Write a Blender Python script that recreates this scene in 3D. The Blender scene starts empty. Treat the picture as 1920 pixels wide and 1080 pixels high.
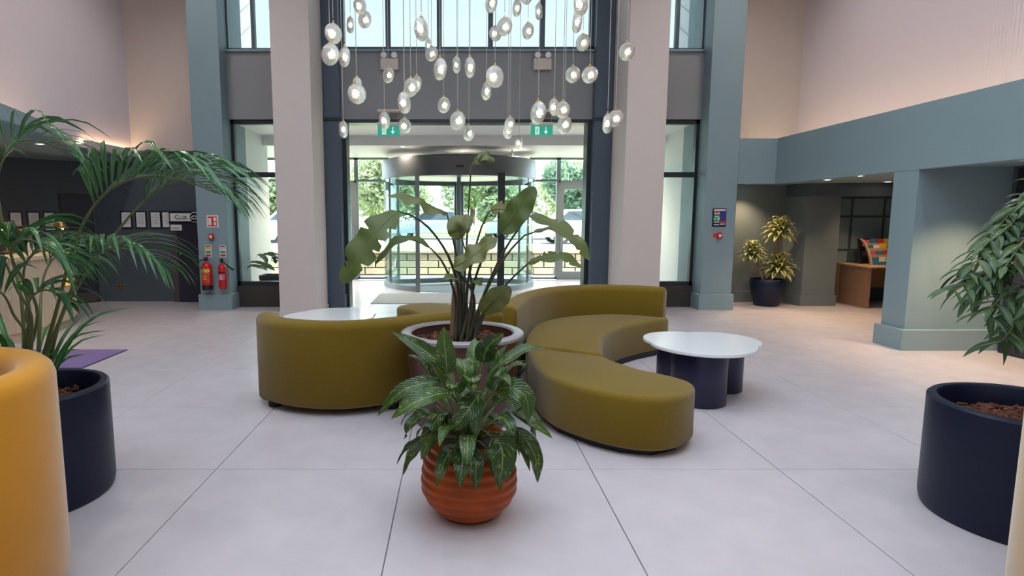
import bpy, math, random
from mathutils import Vector as V, Matrix
R = random.Random(7)
PI = math.pi
SC = bpy.context.scene
COL = SC.collection

# ------------------------------------------------------------------ camera
F, CX, CY, H, T = 1100.0, 855.0, 540.0, 1.64, math.atan(.122)
cam = bpy.data.cameras.new('camera'); camo = bpy.data.objects.new('camera', cam); COL.objects.link(camo)
cam.sensor_width = 36; cam.lens = 36*F/1920; cam.shift_x = (960-CX)/1920; cam.clip_start = .05; cam.clip_end = 300
camo.location = (0, 0, H); camo.rotation_euler = (PI/2-T, 0, 0)
SC.camera = camo

# ------------------------------------------------------------------ world, sun, exposure
w = bpy.data.worlds.new('world'); SC.world = w; w.use_nodes = True
bg = w.node_tree.nodes['Background']
bg.inputs[0].default_value = (.80, .93, 1.0, 1); bg.inputs[1].default_value = 5.2
sl = bpy.data.lights.new('sun', 'SUN'); sl.energy = 20; sl.angle = .05; sl.color = (1, .95, .86)
so = bpy.data.objects.new('sun', sl); COL.objects.link(so); so.rotation_euler = (math.radians(46), 0, math.radians(80))
SC.view_settings.view_transform = 'Standard'; SC.view_settings.look = 'None'
SC.view_settings.gamma = 1; SC.view_settings.exposure = .40; SC.view_settings.use_curve_mapping = False

def area(name, loc, rot, sx, sy, power, color=(1, 1, 1), portal=False):
    l = bpy.data.lights.new(name, 'AREA'); l.shape = 'RECTANGLE'; l.size = sx; l.size_y = sy
    l.energy = power; l.color = color
    o = bpy.data.objects.new(name, l); COL.objects.link(o); o.location = loc; o.rotation_euler = rot
    if portal: l.cycles.is_portal = True
    return o
area('daylight_portal', (.17, 10.85, 5.45), (-PI/2, 0, 0), 8.3, 2.0, 1, portal=True)
area('daylight_portal', (.17, 15.4, 1.6), (-PI/2, 0, 0), 13.8, 3.1, 1, portal=True)
LAMP_W, LAMP_C = 95, (1, .97, .95)
area('daylight_portal', (.15, 2.6, 6.75), (0, 0, 0), 6.0, 7.2, 1, portal=True)

# ------------------------------------------------------------------ pixel measures -> places
def ray(x, y):
    u = (x-CX)/F; v = (CY-y)/F
    return V((u, math.cos(T)+v*math.sin(T), -math.sin(T)+v*math.cos(T)))
def P(x, y, Y):
    r = ray(x, y); return V((0, 0, H)) + r*(Y/r.y)
def FL(x, y, z=0):
    r = ray(x, y); return V((0, 0, H)) + r*((z-H)/r.z)

# ------------------------------------------------------------------ materials
M = {}
def mat(name, col, rough=.6, metal=0., var=0., scale=8., bump=0., bscale=60., emit=None, es=0., spec=.5, sheen=0., coat=0.):
    m = bpy.data.materials.new(name); m.use_nodes = True; nt = m.node_tree; b = nt.nodes['Principled BSDF']
    b.inputs['Base Color'].default_value = (*col, 1); b.inputs['Roughness'].default_value = rough
    b.inputs['Metallic'].default_value = metal; b.inputs['Specular IOR Level'].default_value = spec
    if sheen: b.inputs['Sheen Weight'].default_value = sheen; b.inputs['Sheen Roughness'].default_value = .4
    if coat: b.inputs['Coat Weight'].default_value = coat; b.inputs['Coat Roughness'].default_value = .08
    tc = nt.nodes.new('ShaderNodeTexCoord')
    if var:
        n = nt.nodes.new('ShaderNodeTexNoise'); n.inputs['Scale'].default_value = scale; n.inputs['Detail'].default_value = 6
        nt.links.new(tc.outputs['Object'], n.inputs['Vector'])
        mx = nt.nodes.new('ShaderNodeMix'); mx.data_type = 'RGBA'
        mx.inputs[6].default_value = (*[max(0, c*(1-var)) for c in col], 1); mx.inputs[7].default_value = (*[min(1, c*(1+var)) for c in col], 1)
        nt.links.new(n.outputs['Fac'], mx.inputs[0]); nt.links.new(mx.outputs[2], b.inputs['Base Color'])
    if bump:
        n2 = nt.nodes.new('ShaderNodeTexNoise'); n2.inputs['Scale'].default_value = bscale; n2.inputs['Detail'].default_value = 4
        nt.links.new(tc.outputs['Object'], n2.inputs['Vector'])
        bp = nt.nodes.new('ShaderNodeBump'); bp.inputs['Strength'].default_value = bump; bp.inputs['Distance'].default_value = .01
        nt.links.new(n2.outputs['Fac'], bp.inputs['Height']); nt.links.new(bp.outputs[0], b.inputs['Normal'])
    if emit: b.inputs['Emission Color'].default_value = (*emit, 1); b.inputs['Emission Strength'].default_value = es
    M[name] = m; return m
def glassmat(name, tint, refl=.07, rough=.0):
    m = bpy.data.materials.new(name); m.use_nodes = True; nt = m.node_tree; nt.nodes.clear()
    o = nt.nodes.new('ShaderNodeOutputMaterial'); t = nt.nodes.new('ShaderNodeBsdfTransparent'); t.inputs[0].default_value = (*tint, 1)
    g = nt.nodes.new('ShaderNodeBsdfGlossy'); g.inputs['Roughness'].default_value = rough
    x = nt.nodes.new('ShaderNodeMixShader'); lw = nt.nodes.new('ShaderNodeLayerWeight'); lw.inputs[0].default_value = .5
    pw = nt.nodes.new('ShaderNodeMath'); pw.operation = 'POWER'; pw.inputs[1].default_value = 4.0; nt.links.new(lw.outputs['Facing'], pw.inputs[0])
    fr = nt.nodes.new('ShaderNodeMath'); fr.operation = 'MULTIPLY_ADD'; fr.inputs[1].default_value = .6; fr.inputs[2].default_value = refl*.5; nt.links.new(pw.outputs[0], fr.inputs[0])
    nt.links.new(fr.outputs[0], x.inputs[0]); nt.links.new(t.outputs[0], x.inputs[1]); nt.links.new(g.outputs[0], x.inputs[2])
    nt.links.new(x.outputs[0], o.inputs[0]); M[name] = m; return m
def leafmat(name, c1, c2, vein, veinw=.06, varieg=None, rough=.32, transl=.25, stripes=26.):
    """green leaf: midrib and side veins from the blade's own UV, colour varied per leaf"""
    m = bpy.data.materials.new(name); m.use_nodes = True; nt = m.node_tree; N = nt.nodes; L = nt.links; b = N['Principled BSDF']
    b.inputs['Roughness'].default_value = rough
    uv = N.new('ShaderNodeUVMap'); sep = N.new('ShaderNodeSeparateXYZ'); L.new(uv.outputs[0], sep.inputs[0])
    oi = N.new('ShaderNodeObjectInfo'); mx = N.new('ShaderNodeMix'); mx.data_type = 'RGBA'
    mx.inputs[6].default_value = (*c1, 1); mx.inputs[7].default_value = (*c2, 1)
    L.new(oi.outputs['Random'], mx.inputs[0]); colr = mx.outputs[2]
    ab = N.new('ShaderNodeMath'); ab.operation = 'ABSOLUTE'
    sb = N.new('ShaderNodeMath'); sb.operation = 'SUBTRACT'; sb.inputs[1].default_value = .5
    L.new(sep.outputs[0], sb.inputs[0]); L.new(sb.outputs[0], ab.inputs[0])
    # slanted side-vein coordinate
    md = N.new('ShaderNodeMath'); md.operation = 'MULTIPLY_ADD'; md.inputs[1].default_value = -.5
    L.new(ab.outputs[0], md.inputs[0]); L.new(sep.outputs[1], md.inputs[2])
    if varieg:
        cb = N.new('ShaderNodeCombineXYZ'); ml = N.new('ShaderNodeMath'); ml.operation = 'MULTIPLY'; ml.inputs[1].default_value = 22
        L.new(md.outputs[0], ml.inputs[0]); L.new(ml.outputs[0], cb.inputs[0])
        m3 = N.new('ShaderNodeMath'); m3.operation = 'MULTIPLY'; m3.inputs[1].default_value = 5; L.new(sep.outputs[0], m3.inputs[0]); L.new(m3.outputs[0], cb.inputs[1])
        m4 = N.new('ShaderNodeMath'); m4.operation = 'MULTIPLY'; m4.inputs[1].default_value = 40; L.new(oi.outputs['Random'], m4.inputs[0]); L.new(m4.outputs[0], cb.inputs[2])
        ns = N.new('ShaderNodeTexNoise'); ns.inputs['Scale'].default_value = 1.; ns.inputs['Detail'].default_value = 3; L.new(cb.outputs[0], ns.inputs['Vector'])
        rp = N.new('ShaderNodeValToRGB'); rp.color_ramp.elements[0].position = varieg[1]; rp.color_ramp.elements[1].position = varieg[1]+.1
        L.new(ns.outputs['Fac'], rp.inputs[0])
        mv = N.new('ShaderNodeMix'); mv.data_type = 'RGBA'; mv.inputs[7].default_value = (*varieg[0], 1)
        L.new(rp.outputs[0], mv.inputs[0]); L.new(colr, mv.inputs[6]); colr = mv.outputs[2]
    lt = N.new('ShaderNodeMath'); lt.operation = 'LESS_THAN'; lt.inputs[1].default_value = veinw*.5; L.new(ab.outputs[0], lt.inputs[0])
    mm = N.new('ShaderNodeMix'); mm.data_type = 'RGBA'; mm.inputs[7].default_value = (*vein, 1)
    L.new(lt.outputs[0], mm.inputs[0]); L.new(colr, mm.inputs[6]); L.new(mm.outputs[2], b.inputs['Base Color'])
    sn = N.new('ShaderNodeMath'); sn.operation = 'SINE'; m5 = N.new('ShaderNodeMath'); m5.operation = 'MULTIPLY'; m5.inputs[1].default_value = stripes*6.28
    L.new(md.outputs[0], m5.inputs[0]); L.new(m5.outputs[0], sn.inputs[0])
    bp = N.new('ShaderNodeBump'); bp.inputs['Strength'].default_value = .25; bp.inputs['Distance'].default_value = .004
    L.new(sn.outputs[0], bp.inputs['Height']); L.new(bp.outputs[0], b.inputs['Normal'])
    tr = N.new('ShaderNodeBsdfTranslucent'); L.new(mm.outputs[2], tr.inputs[0]); ms = N.new('ShaderNodeMixShader'); ms.inputs[0].default_value = transl
    out = N['Material Output']; L.new(b.outputs[0], ms.inputs[1]); L.new(tr.outputs[0], ms.inputs[2]); L.new(ms.outputs[0], out.inputs[0])
    M[name] = m; return m

mat('tile', (.565, .510, .545), .26, var=.13, scale=3.5, bump=.05, bscale=90, spec=.42)
mat('grout', (.26, .25, .26), .9)
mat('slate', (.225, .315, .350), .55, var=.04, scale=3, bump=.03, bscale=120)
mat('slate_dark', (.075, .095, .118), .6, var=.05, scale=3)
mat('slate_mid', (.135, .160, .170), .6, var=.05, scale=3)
mat('navy_door', (.020, .020, .038), .45, var=.1)
mat('cream', (.63, .555, .53), .65, var=.02, bump=.02, bscale=150)
mat('rib', (.64, .565, .60), .6, var=.02)
mat('white', (.80, .79, .80), .5, var=.02)
mat('ceil', (.80, .79, .78), .8, var=.02)
mat('spandrel', (.25, .252, .262), .5, var=.04, scale=2)
mat('post', (.075, .10, .132), .4, var=.06)
mat('frame', (.028, .036, .042), .35, metal=.3, var=.05)
mat('alu', (.24, .27, .29), .35, metal=.6, var=.05)
mat('alu_light', (.42, .44, .46), .4, metal=.3, var=.05)
mat('plinth', (.040, .034, .030), .5, var=.1)
mat('vest_wall', (.82, .83, .82), .6, var=.03)
mat('drum', (.13, .135, .145), .35, metal=.5, var=.05)
mat('matgrey', (.34, .34, .35), .95, var=.15, scale=60, bump=.3, bscale=300)
mat('purple', (.19, .125, .30), .9, var=.1, scale=30, bump=.2, bscale=300)
mat('purple_edge', (.05, .03, .09), .8, var=.05)
mat('olive', (.200, .128, .016), .95, var=.32, scale=210, bump=.5, bscale=300, sheen=.35, spec=.05)
mat('sofa_base', (.012, .011, .018), .6, var=.1)
mat('tabletop', (.80, .80, .83), .12, var=.03, scale=3)
mat('navy', (.008, .009, .045), .38, var=.1, scale=4)
mat('navy_pot', (.006, .010, .032), .42, var=.15, scale=5, spec=.3)
mat('terra', (.30, .050, .003), .36, var=.55, scale=9, bump=.12, bscale=30, spec=.3)
mat('brownpot', (.090, .034, .022), .35, var=.2, scale=6)
mat('potrim', (.32, .29, .31), .35, var=.05)
mat('bark', (.13, .045, .022), .9, var=.5, scale=40, bump=.6, bscale=70)
mat('orange', (.58, .245, .012), .85, var=.12, scale=5, bump=.04, bscale=300, sheen=.5, spec=.2)
mat('tan', (.62, .40, .17), .85, var=.1, scale=5, sheen=.5, spec=.2)
mat('stem', (.10, .12, .035), .5, var=.25, scale=12)
mat('stem_dark', (.045, .045, .025), .5, var=.25, scale=12)
mat('cane', (.22, .13, .07), .8, var=.3, scale=20, bump=.3, bscale=60)
mat('slat', (.60, .47, .34), .55, var=.1, scale=10)
mat('desk_gold', (.75, .40, .08), .4, emit=(1, .55, .12), es=.45, var=.05)
mat('wood', (.34, .19, .12), .45, var=.15, scale=6)
mat('door_trim', (.075, .060, .062), .5, var=.1)
mat('wood_light', (.55, .36, .22), .45, var=.12, scale=6)
mat('red', (.55, .012, .016), .3, var=.05)
mat('red_sign', (.60, .045, .03), .5, var=.05)
mat('paper', (.78, .76, .77), .6, var=.03)
mat('black', (.010, .010, .013), .4, var=.1)
mat('black_frame', (.015, .014, .018), .4, var=.1)
mat('yellow', (.80, .50, .03), .5, var=.05)
mat('signgreen', (.02, .36, .25), .4, var=.03, emit=(.02, .5, .34), es=.25)
mat('signwhite', (.85, .9, .86), .4, var=.02, emit=(.8, 1, .9), es=.35)
mat('green_print', (.05, .30, .16), .5, var=.05)
mat('blue_print', (.03, .035, .22), .5, var=.1)
mat('bluebook', (.03, .22, .45), .4, var=.1)
mat('pink', (.65, .12, .22), .5, var=.1)
mat('fitting', (.60, .52, .46), .4, var=.03)
mat('brass', (.60, .40, .14), .3, metal=1., var=.05)
mat('cable', (.45, .42, .38), .4, metal=.3, var=.05)
mat('chrome', (.7, .7, .7), .2, metal=1., var=.03)
mat('glow', (1, .9, .7), .5, emit=(1, .84, .58), es=14., var=.01)
mat('spot', (1, .9, .7), .5, emit=(1, .9, .72), es=22., var=.01)
mat('led', (1, .8, .5), .5, emit=(1, .70, .40), es=14., var=.01)
mat('lampglow', (1, .8, .5), .5, emit=(1, .78, .45), es=9., var=.01)
mat('screen', (.02, .02, .03), .25, var=.05)
mat('grass', (.22, .27, .07), .95, var=.3, scale=3)
mat('paving', (.55, .52, .48), .9, var=.1, scale=3)
mat('stone', (.52, .41, .28), .9, var=.25, scale=6, bump=.3, bscale=20)
mat('mortar', (.13, .11, .09), .95, var=.1)
mat('trunk', (.10, .07, .05), .9, var=.3)
mat('asphalt', (.30, .30, .31), .9, var=.1, scale=20)
mat('tyre', (.015, .015, .015), .7, var=.1)
mat('carwin', (.03, .04, .05), .1, var=.05)
mat('cladding', (.72, .76, .78), .5, var=.02)
for n_, c_ in (('car_white', (.75, .76, .78)), ('car_red', (.42, .03, .03)), ('car_blue', (.035, .045, .06)), ('car_grey', (.28, .30, .33))):
    mat(n_, c_, .25, var=.03, coat=.5)
glassmat('pane', (.94, .98, .98), .05)
glassmat('roof_pane', (.72, .73, .75), .05)
glassmat('dimming_pane', (.385, .405, .405), .05)   # tint put in to dim the sky; two faces pass a sixth of daylight
glassmat('curved_glass', (.80, .90, .90), .08)
def real_glass():
    m = bpy.data.materials.new('crystal'); m.use_nodes = True; nt = m.node_tree; nt.nodes.clear()
    o = nt.nodes.new('ShaderNodeOutputMaterial'); g = nt.nodes.new('ShaderNodeBsdfGlass'); g.inputs['IOR'].default_value = 1.5
    g.inputs['Color'].default_value = (1, .985, .96, 1); g.inputs['Roughness'].default_value = .02
    tc = nt.nodes.new('ShaderNodeTexCoord'); n = nt.nodes.new('ShaderNodeTexNoise'); n.inputs['Scale'].default_value = 26; n.inputs['Detail'].default_value = 1
    nt.links.new(tc.outputs['Object'], n.inputs['Vector'])
    bp = nt.nodes.new('ShaderNodeBump'); bp.inputs['Strength'].default_value = .8; bp.inputs['Distance'].default_value = .02
    nt.links.new(n.outputs['Fac'], bp.inputs['Height']); nt.links.new(bp.outputs[0], g.inputs['Normal'])
    t = nt.nodes.new('ShaderNodeBsdfTransparent'); t.inputs[0].default_value = (.97, .96, .94, 1); x = nt.nodes.new('ShaderNodeMixShader'); x.inputs[0].default_value = .12
    nt.links.new(g.outputs[0], x.inputs[1]); nt.links.new(t.outputs[0], x.inputs[2]); nt.links.new(x.outputs[0], o.inputs[0]); M['crystal'] = m
real_glass()
leafmat('leaf_strel', (.085, .135, .030), (.19, .205, .07), (.26, .27, .11), .035, rough=.34, transl=.30, stripes=40)
leafmat('leaf_spath', (.014, .050, .011), (.055, .115, .020), (.24, .30, .06), .04, varieg=((.34, .36, .055), .60), rough=.2, transl=.18, stripes=14)
leafmat('leaf_palm', (.012, .085, .020), (.045, .165, .035), (.07, .16, .05), .08, rough=.22, transl=.15, stripes=3)
leafmat('leaf_ficus', (.022, .070, .022), (.070, .135, .045), (.14, .20, .08), .07, rough=.2, transl=.15, stripes=18)
leafmat('leaf_drac', (.055, .085, .018), (.09, .12, .025), (.055, .09, .02), .34, rough=.35, transl=.15, stripes=3)
# dracaena: pale margins on a green centre
nt_ = M['leaf_drac'].node_tree
for n_ in nt_.nodes:
    if n_.type == 'MIX' and not n_.inputs[6].is_linked:
        n_.inputs[6].default_value = (.62, .58, .26, 1); n_.inputs[7].default_value = (.55, .54, .22, 1)
leafmat('leaf_tree', (.30, .34, .20), (.42, .45, .27), (.2, .3, .1), .1, rough=.6, transl=.35)
leafmat('leaf_tree_dark', (.19, .29, .20), (.28, .36, .24), (.1, .2, .1), .1, rough=.6, transl=.35)

# ------------------------------------------------------------------ object helpers
ORG = {}
def tag(o, label=None, cat=None, group=None, kind=None):
    for k, v in (('label', label), ('category', cat), ('group', group), ('kind', kind)):
        if v: o[k] = v
    return o
def thing(name, loc, label, cat, group=None, kind=None):
    o = bpy.data.objects.new(name, None); COL.objects.link(o); o.location = loc; o.empty_display_size = .1
    ORG[o.name] = V(loc); return tag(o, label, cat, group, kind)
def raw(name, me, parent=None, loc=None):
    o = bpy.data.objects.new(name, me); COL.objects.link(o)
    if parent: o.parent = parent
    if loc is not None: o.location = loc
    return o
class B:
    """collects shapes given in world coordinates; build() links them as one mesh object"""
    def __init__(s): s.v = []; s.f = []; s.uv = {}
    def add(s, vs, fs):
        n = len(s.v); s.v += [V(p) for p in vs]; s.f += [tuple(i+n for i in f) for f in fs]; return s
    def box(s, x0, x1, y0, y1, z0, z1, m=None):
        vs = [V((x, y, z)) for z in (z0, z1) for y in (y0, y1) for x in (x0, x1)]
        if m: vs = [m @ p for p in vs]
        return s.add(vs, [(0, 2, 3, 1), (4, 5, 7, 6), (0, 1, 5, 4), (2, 6, 7, 3), (0, 4, 6, 2), (1, 3, 7, 5)])
    def bbox(s, x0, x1, y0, y1, z0, z1, b=.01, m=None):
        """box with chamfered vertical and top edges"""
        lo = [(x0+b, y0), (x1-b, y0), (x1, y0+b), (x1, y1-b), (x1-b, y1), (x0+b, y1), (x0, y1-b), (x0, y0+b)]
        cx, cy = (x0+x1)/2, (y0+y1)/2
        sh = [(x+(b if x < cx else -b), y+(b if y < cy else -b)) for x, y in lo]
        vs = [V((*p, z0)) for p in lo]+[V((*p, z1-b)) for p in lo]+[V((*p, z1)) for p in sh]
        if m: vs = [m @ p for p in vs]
        fs = [tuple(range(7, -1, -1)), tuple(range(16, 24))]
        for k in (0, 8): fs += [(k+i, k+(i+1) % 8, k+8+(i+1) % 8, k+8+i) for i in range(8)]
        return s.add(vs, fs)
    def prism(s, poly, z0, z1):
        n = len(poly); vs = [V((x, y, z0)) for x, y in poly]+[V((x, y, z1)) for x, y in poly]
        return s.add(vs, [tuple(range(n-1, -1, -1)), tuple(range(n, 2*n))]+[(i, (i+1) % n, n+(i+1) % n, n+i) for i in range(n)])
    def rings(s, rings, cap=True, closed=True):
        n = len(rings[0]); vs = [p for r in rings for p in r]; fs = []
        for k in range(len(rings)-1):
            for i in range(n if closed else n-1):
                j = (i+1) % n; fs.append((k*n+i, k*n+j, (k+1)*n+j, (k+1)*n+i))
        if cap: fs += [tuple(range(n-1, -1, -1)), tuple(range((len(rings)-1)*n, len(rings)*n))]
        return s.add(vs, fs)
    def lathe(s, c, prof, n=40, cap=True):
        c = V(c); return s.rings([[c+V((r*math.cos(2*PI*i/n), r*math.sin(2*PI*i/n), z)) for i in range(n)] for r, z in prof], cap)
    def tube(s, pts, rad, n=8, cap=True):
        pts = [V(p) for p in pts]; rr = rad if isinstance(rad, (list, tuple)) else [rad]*len(pts); rings = []
        up = V((0, 0, 1)); prev = None
        for i, p in enumerate(pts):
            t = (pts[min(i+1, len(pts)-1)]-pts[max(i-1, 0)]).normalized()
            if prev is None:
                a = t.cross(up); a = t.cross(V((1, 0, 0))) if a.length < .05 else a
            else: a = prev-t*prev.dot(t)
            a.normalize(); prev = a; b = t.cross(a)
            rings.append([p+(a*math.cos(2*PI*k/n)+b*math.sin(2*PI*k/n))*rr[i] for k in range(n)])
        return s.rings(rings, cap)
    def build(s, name, m, parent=None, smooth=False, uv=None, auto=None):
        root = parent
        while root is not None and root.parent is not None: root = root.parent
        off = ORG.get(root.name, V((0, 0, 0))) if root is not None else V((0, 0, 0))
        me = bpy.data.meshes.new(name); me.from_pydata([p-off for p in s.v], [], s.f); me.update()
        if m: me.materials.append(M[m])
        if smooth:
            me.polygons.foreach_set('use_smooth', [True]*len(me.polygons))
            if auto: me.set_sharp_from_angle(angle=math.radians(auto))
        if uv:
            l = me.uv_layers.new(name='UVMap'); 
            for k, lp in enumerate(me.loops): l.data[k].uv = uv[lp.vertex_index]
        return raw(name, me, parent)
def struct(o, label, cat='wall'): return tag(o, label, cat, kind='structure')
def catmull(pts, n=8, closed=False):
    pts = [V(p) for p in pts]; out = []; N = len(pts)
    for i in range(N if closed else N-1):
        g = (lambda k: pts[k % N]) if closed else (lambda k: pts[max(0, min(N-1, k))])
        a, b, c, d = g(i-1), g(i), g(i+1), g(i+2)
        for k in range(n):
            t = k/n; out.append(.5*((2*b)+(c-a)*t+(2*a-5*b+4*c-d)*t*t+(3*b-a-3*c+d)*t**3))
    if not closed: out.append(pts[-1].copy())
    return out
def bend(pts, n):                       # exactly n+1 samples along a smooth path, even in length
    c = catmull(pts, 10) if len(pts) > 2 else [V(pts[0]).lerp(V(pts[-1]), k/20) for k in range(21)]
    ds = [0]
    for a, b in zip(c, c[1:]): ds.append(ds[-1]+(b-a).length)
    out = []; j = 0
    for k in range(n+1):
        d = ds[-1]*k/n
        while j < len(ds)-2 and ds[j+1] < d: j += 1
        s = ds[j+1]-ds[j]; out.append(c[j].lerp(c[j+1], (d-ds[j])/s if s > 1e-9 else 0))
    return out
PROF = {'ovate': lambda v: math.sin(PI*v**.75)**.8*(1-.15*v) if 0 < v < 1 else 0.012,
        'lance': lambda v: math.sin(PI*v**.85)**.9 if 0 < v < 1 else 0.02,
        'paddle': lambda v: min(1, (math.sin(PI*min(1, max(0, v))**.9)+.0001)**.5) if 0 < v < 1 else 0.03,
        'strap': lambda v: min(1, .35+2.2*v)*(1-v**3)+.01}
def leaf(name, parent, m, axis, width, nrm, n=10, prof='ovate', fold=.15, wave=.0, tears=None, cols=(-1, -.5, 0, .5, 1), curl=0.):
    b = B(); pts = bend(axis, n); uv = []; pf = PROF[prof]; nrm = V(nrm); ph = R.random()*6; nc = len(cols); rows = []
    for i, p in enumerate(pts):
        t = (pts[min(i+1, n)]-pts[max(i-1, 0)]).normalized(); s = t.cross(nrm)
        if s.length < 1e-3: s = t.cross(V((.3, .2, 1)))
        s.normalize(); u = s.cross(t); v = i/n; wd = width*.5*pf(v); row = []
        for a in cols:
            k = a
            if tears and abs(a) == 1 and (i, a) in tears: k = a*.35
            q = p+s*(k*wd*math.cos(curl*abs(k)))+u*(abs(k)*wd*fold-abs(k)*wd*math.sin(curl*abs(k))+(wave*wd*math.sin(ph+v*17+a)*abs(k)))
            row.append(q); uv.append((.5+.5*a, v))
        rows.append(row)
    b.rings(rows, cap=False, closed=False)
    return b.build(name, m, parent, smooth=True, uv=uv)
def text(body, size, loc, rot, m, parent, name='lettering', depth=.002):
    cu = bpy.data.curves.new(name, 'FONT'); cu.body = body; cu.size = size; cu.align_x = 'CENTER'; cu.align_y = 'CENTER'; cu.extrude = depth/2
    tmp = bpy.data.objects.new('tmp', cu); COL.objects.link(tmp); bpy.context.view_layer.update()
    me = bpy.data.meshes.new_from_object(tmp.evaluated_get(bpy.context.evaluated_depsgraph_get())); bpy.data.objects.remove(tmp)
    me.materials.clear(); me.materials.append(M[m]); root = parent
    while root.parent: root = root.parent
    o = raw(name, me, parent, V(loc)-ORG.get(root.name, V((0, 0, 0)))); o.rotation_euler = rot; return o
def rotz(c, a): return Matrix.Translation(V(c)) @ Matrix.Rotation(a, 4, 'Z')

# ================================================================== THE SHELL
ZC = 6.5; YB = -3.2
# floor slab with separate tiles
fb = B().box(-11, 10, YB, 15.25, -.2, -.012).build('floor', 'grout'); struct(fb, 'pale grey stone tile floor with thin dark joints', 'floor')
TX, TY = 1.225, 1.262
tb = B().bbox(-TX/2+.0028, TX/2-.0028, -TY/2+.0028, TY/2-.0028, -.012, 0, .0015).build('tile', 'tile', fb); tile_me = tb.data
first = True
for i in range(-8, 8):
    for j in range(-5, 9):
        x = -.343+TX*(i+.5); y = 3.665+TY*(j+.5)
        if x-TX/2 < -10.6 or x+TX/2 > 9.6: continue
        if y > 11.0 and abs(x) > 7.3: continue
        o = tb if first else raw('tile', tile_me, fb); first = False; o.location = (x, y, 0)
# ceilings
struct(B().box(-6.2, -2.85, YB, 11.3, ZC, ZC+.2).box(3.15, 6.5, YB, 11.3, ZC, ZC+.2).box(-2.85, 3.15, YB, -1.0, ZC, ZC+.2).box(-2.85, 3.15, 6.2, 11.3, ZC, ZC+.2).build('ceiling', 'ceil'), 'high white plaster ceiling of the lobby', 'ceiling')
struct(B().box(-11, -6.1, YB, 11.5, 2.66, 2.86).build('ceiling', 'slate'), 'low dark painted ceiling above the reception', 'ceiling')
struct(B().box(5.62, 10, YB, 12, 2.23, 2.4).build('ceiling', 'slate'), 'low dark painted ceiling of the side alcoves', 'ceiling')
# corrugated upper walls
def ribbed(x, sgn, y0, y1, z0, z1, label, name):
    n = int((y1-y0)/.05); pts = []
    for k in range(n*4+1):
        y = y0+(y1-y0)*k/(n*4); pts.append((x-sgn*.017*(1+math.cos(2*PI*k/4)), y))
    lo = [V((a, b, z0)) for a, b in pts]; hi = [V((a, b, z1)) for a, b in pts]
    b = B().rings([lo, hi], cap=False, closed=False); b.box(min(x+sgn*.02, x+sgn*.16), max(x+sgn*.02, x+sgn*.16), y0, y1, z0, z1)
    struct(b.build(name, 'rib', smooth=True, auto=80), label)
ribbed(-6.1, -1, YB, 11.2, 2.86, ZC, 'pale vertically ribbed wall above the reception', 'wall_left')
ribbed(6.4, 1, YB, 11.2, 2.84, ZC, 'pale vertically ribbed wall above the teal beam', 'wall_right')
# end walls beside the facade
struct(B().box(-6.3, -4.4, 11.2, 11.4, 2.86, ZC).build('wall_back', 'cream'), 'plain cream upper wall beside the left pilaster')
struct(B().box(4.7, 6.6, 11.2, 11.4, 2.6, ZC).build('wall_back', 'cream'), 'plain cream upper wall beside the right pilaster')
struct(B().box(-7.0, -4.4, 11.3, 11.5, 0, 2.86).build('wall_back', 'slate_dark'), 'dark slate wall with the staff door and notices')
dv = V((-1.6, -1.7, 0)).normalized(); A0 = V((-6.9, 11.3, 0)); ANG = math.atan2(dv.y, dv.x)
MW = Matrix.Translation(A0) @ Matrix.Rotation(ANG, 4, 'Z')      # x runs along the angled wall, -y looks into the room... (room is +y side)
struct(B().box(-.05, 5.5, -.2, 0, 0, 2.7, MW).build('wall_left', 'slate_dark'), 'dark slate wall angled behind the reception desk')
struct(B().box(-11, 10, YB-.2, YB, 0, ZC).build('wall_front', 'cream'), 'plain cream wall behind the camera')
struct(B().box(-11.2, -11, YB, 11.5, 0, 2.86).build('wall_left', 'slate_dark'), 'dark far side wall of the reception')
# pilasters, columns, posts
def pilaster(x0, x1, lab):
    t = thing('pilaster', ((x0+x1)/2, 10.5, 0), lab, 'pilaster', kind='structure')
    B().bbox(x0, x1, 10.25, 11.35, 0, ZC, .006).build('shaft', 'slate', t)
    B().bbox(x0-.03, x1+.035, 10.215, 10.7, 0, .28, .008).build('skirting', 'slate', t)
pilaster(-4.50, -3.98, 'slate grey pilaster carrying the two fire extinguishers')
pilaster(4.30, 4.85, 'slate grey pilaster carrying the small framed notice')
def column(x0, x1, lab):
    t = thing('column', ((x0+x1)/2, 9.9, 0), lab, 'column', kind='structure')
    B().bbox(x0, x1, 9.48, 10.3, 0, ZC, .008).build('shaft', 'cream', t)
    B().bbox(x0-.008, x1+.012, 9.468, 10.31, 0, .10, .004).build('skirting', 'cream', t)
column(-2.88, -2.27, 'square cream column on the left of the entrance')
column(2.68, 3.31, 'square cream column on the right of the entrance')
def post(x0, x1, lab):
    t = thing('post', ((x0+x1)/2, 10.5, 0), lab, 'post', kind='structure')
    B().bbox(x0, x1, 10.36, 10.8, 0, ZC, .006).build('shaft', 'post', t)
    B().bbox(x0-.02, x1+.02, 10.34, 10.82, 0, .25, .006).build('skirting', 'post', t)
    B().box(x0-.01, x1+.01, 10.345, 10.5, 3.27, 3.33).build('joint_band', 'frame', t)
post(-2.34, -2.0, 'dark blue grey post left of the entrance opening')
post(2.38, 2.72, 'dark blue grey post right of the entrance opening')
ZH, ZS = 3.28, 4.46
struct(B().box(-4.0, 4.32, 10.55, 10.85, ZH+.05, ZS).build('wall_back', 'spandrel'), 'grey spandrel band above the entrance opening')
struct(B().bbox(-4.0, 4.32, 10.5, 10.88, ZS, ZS+.035, .005).build('trim_1', 'slate'), 'thin sill along the top of the grey band', 'trim')
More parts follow.
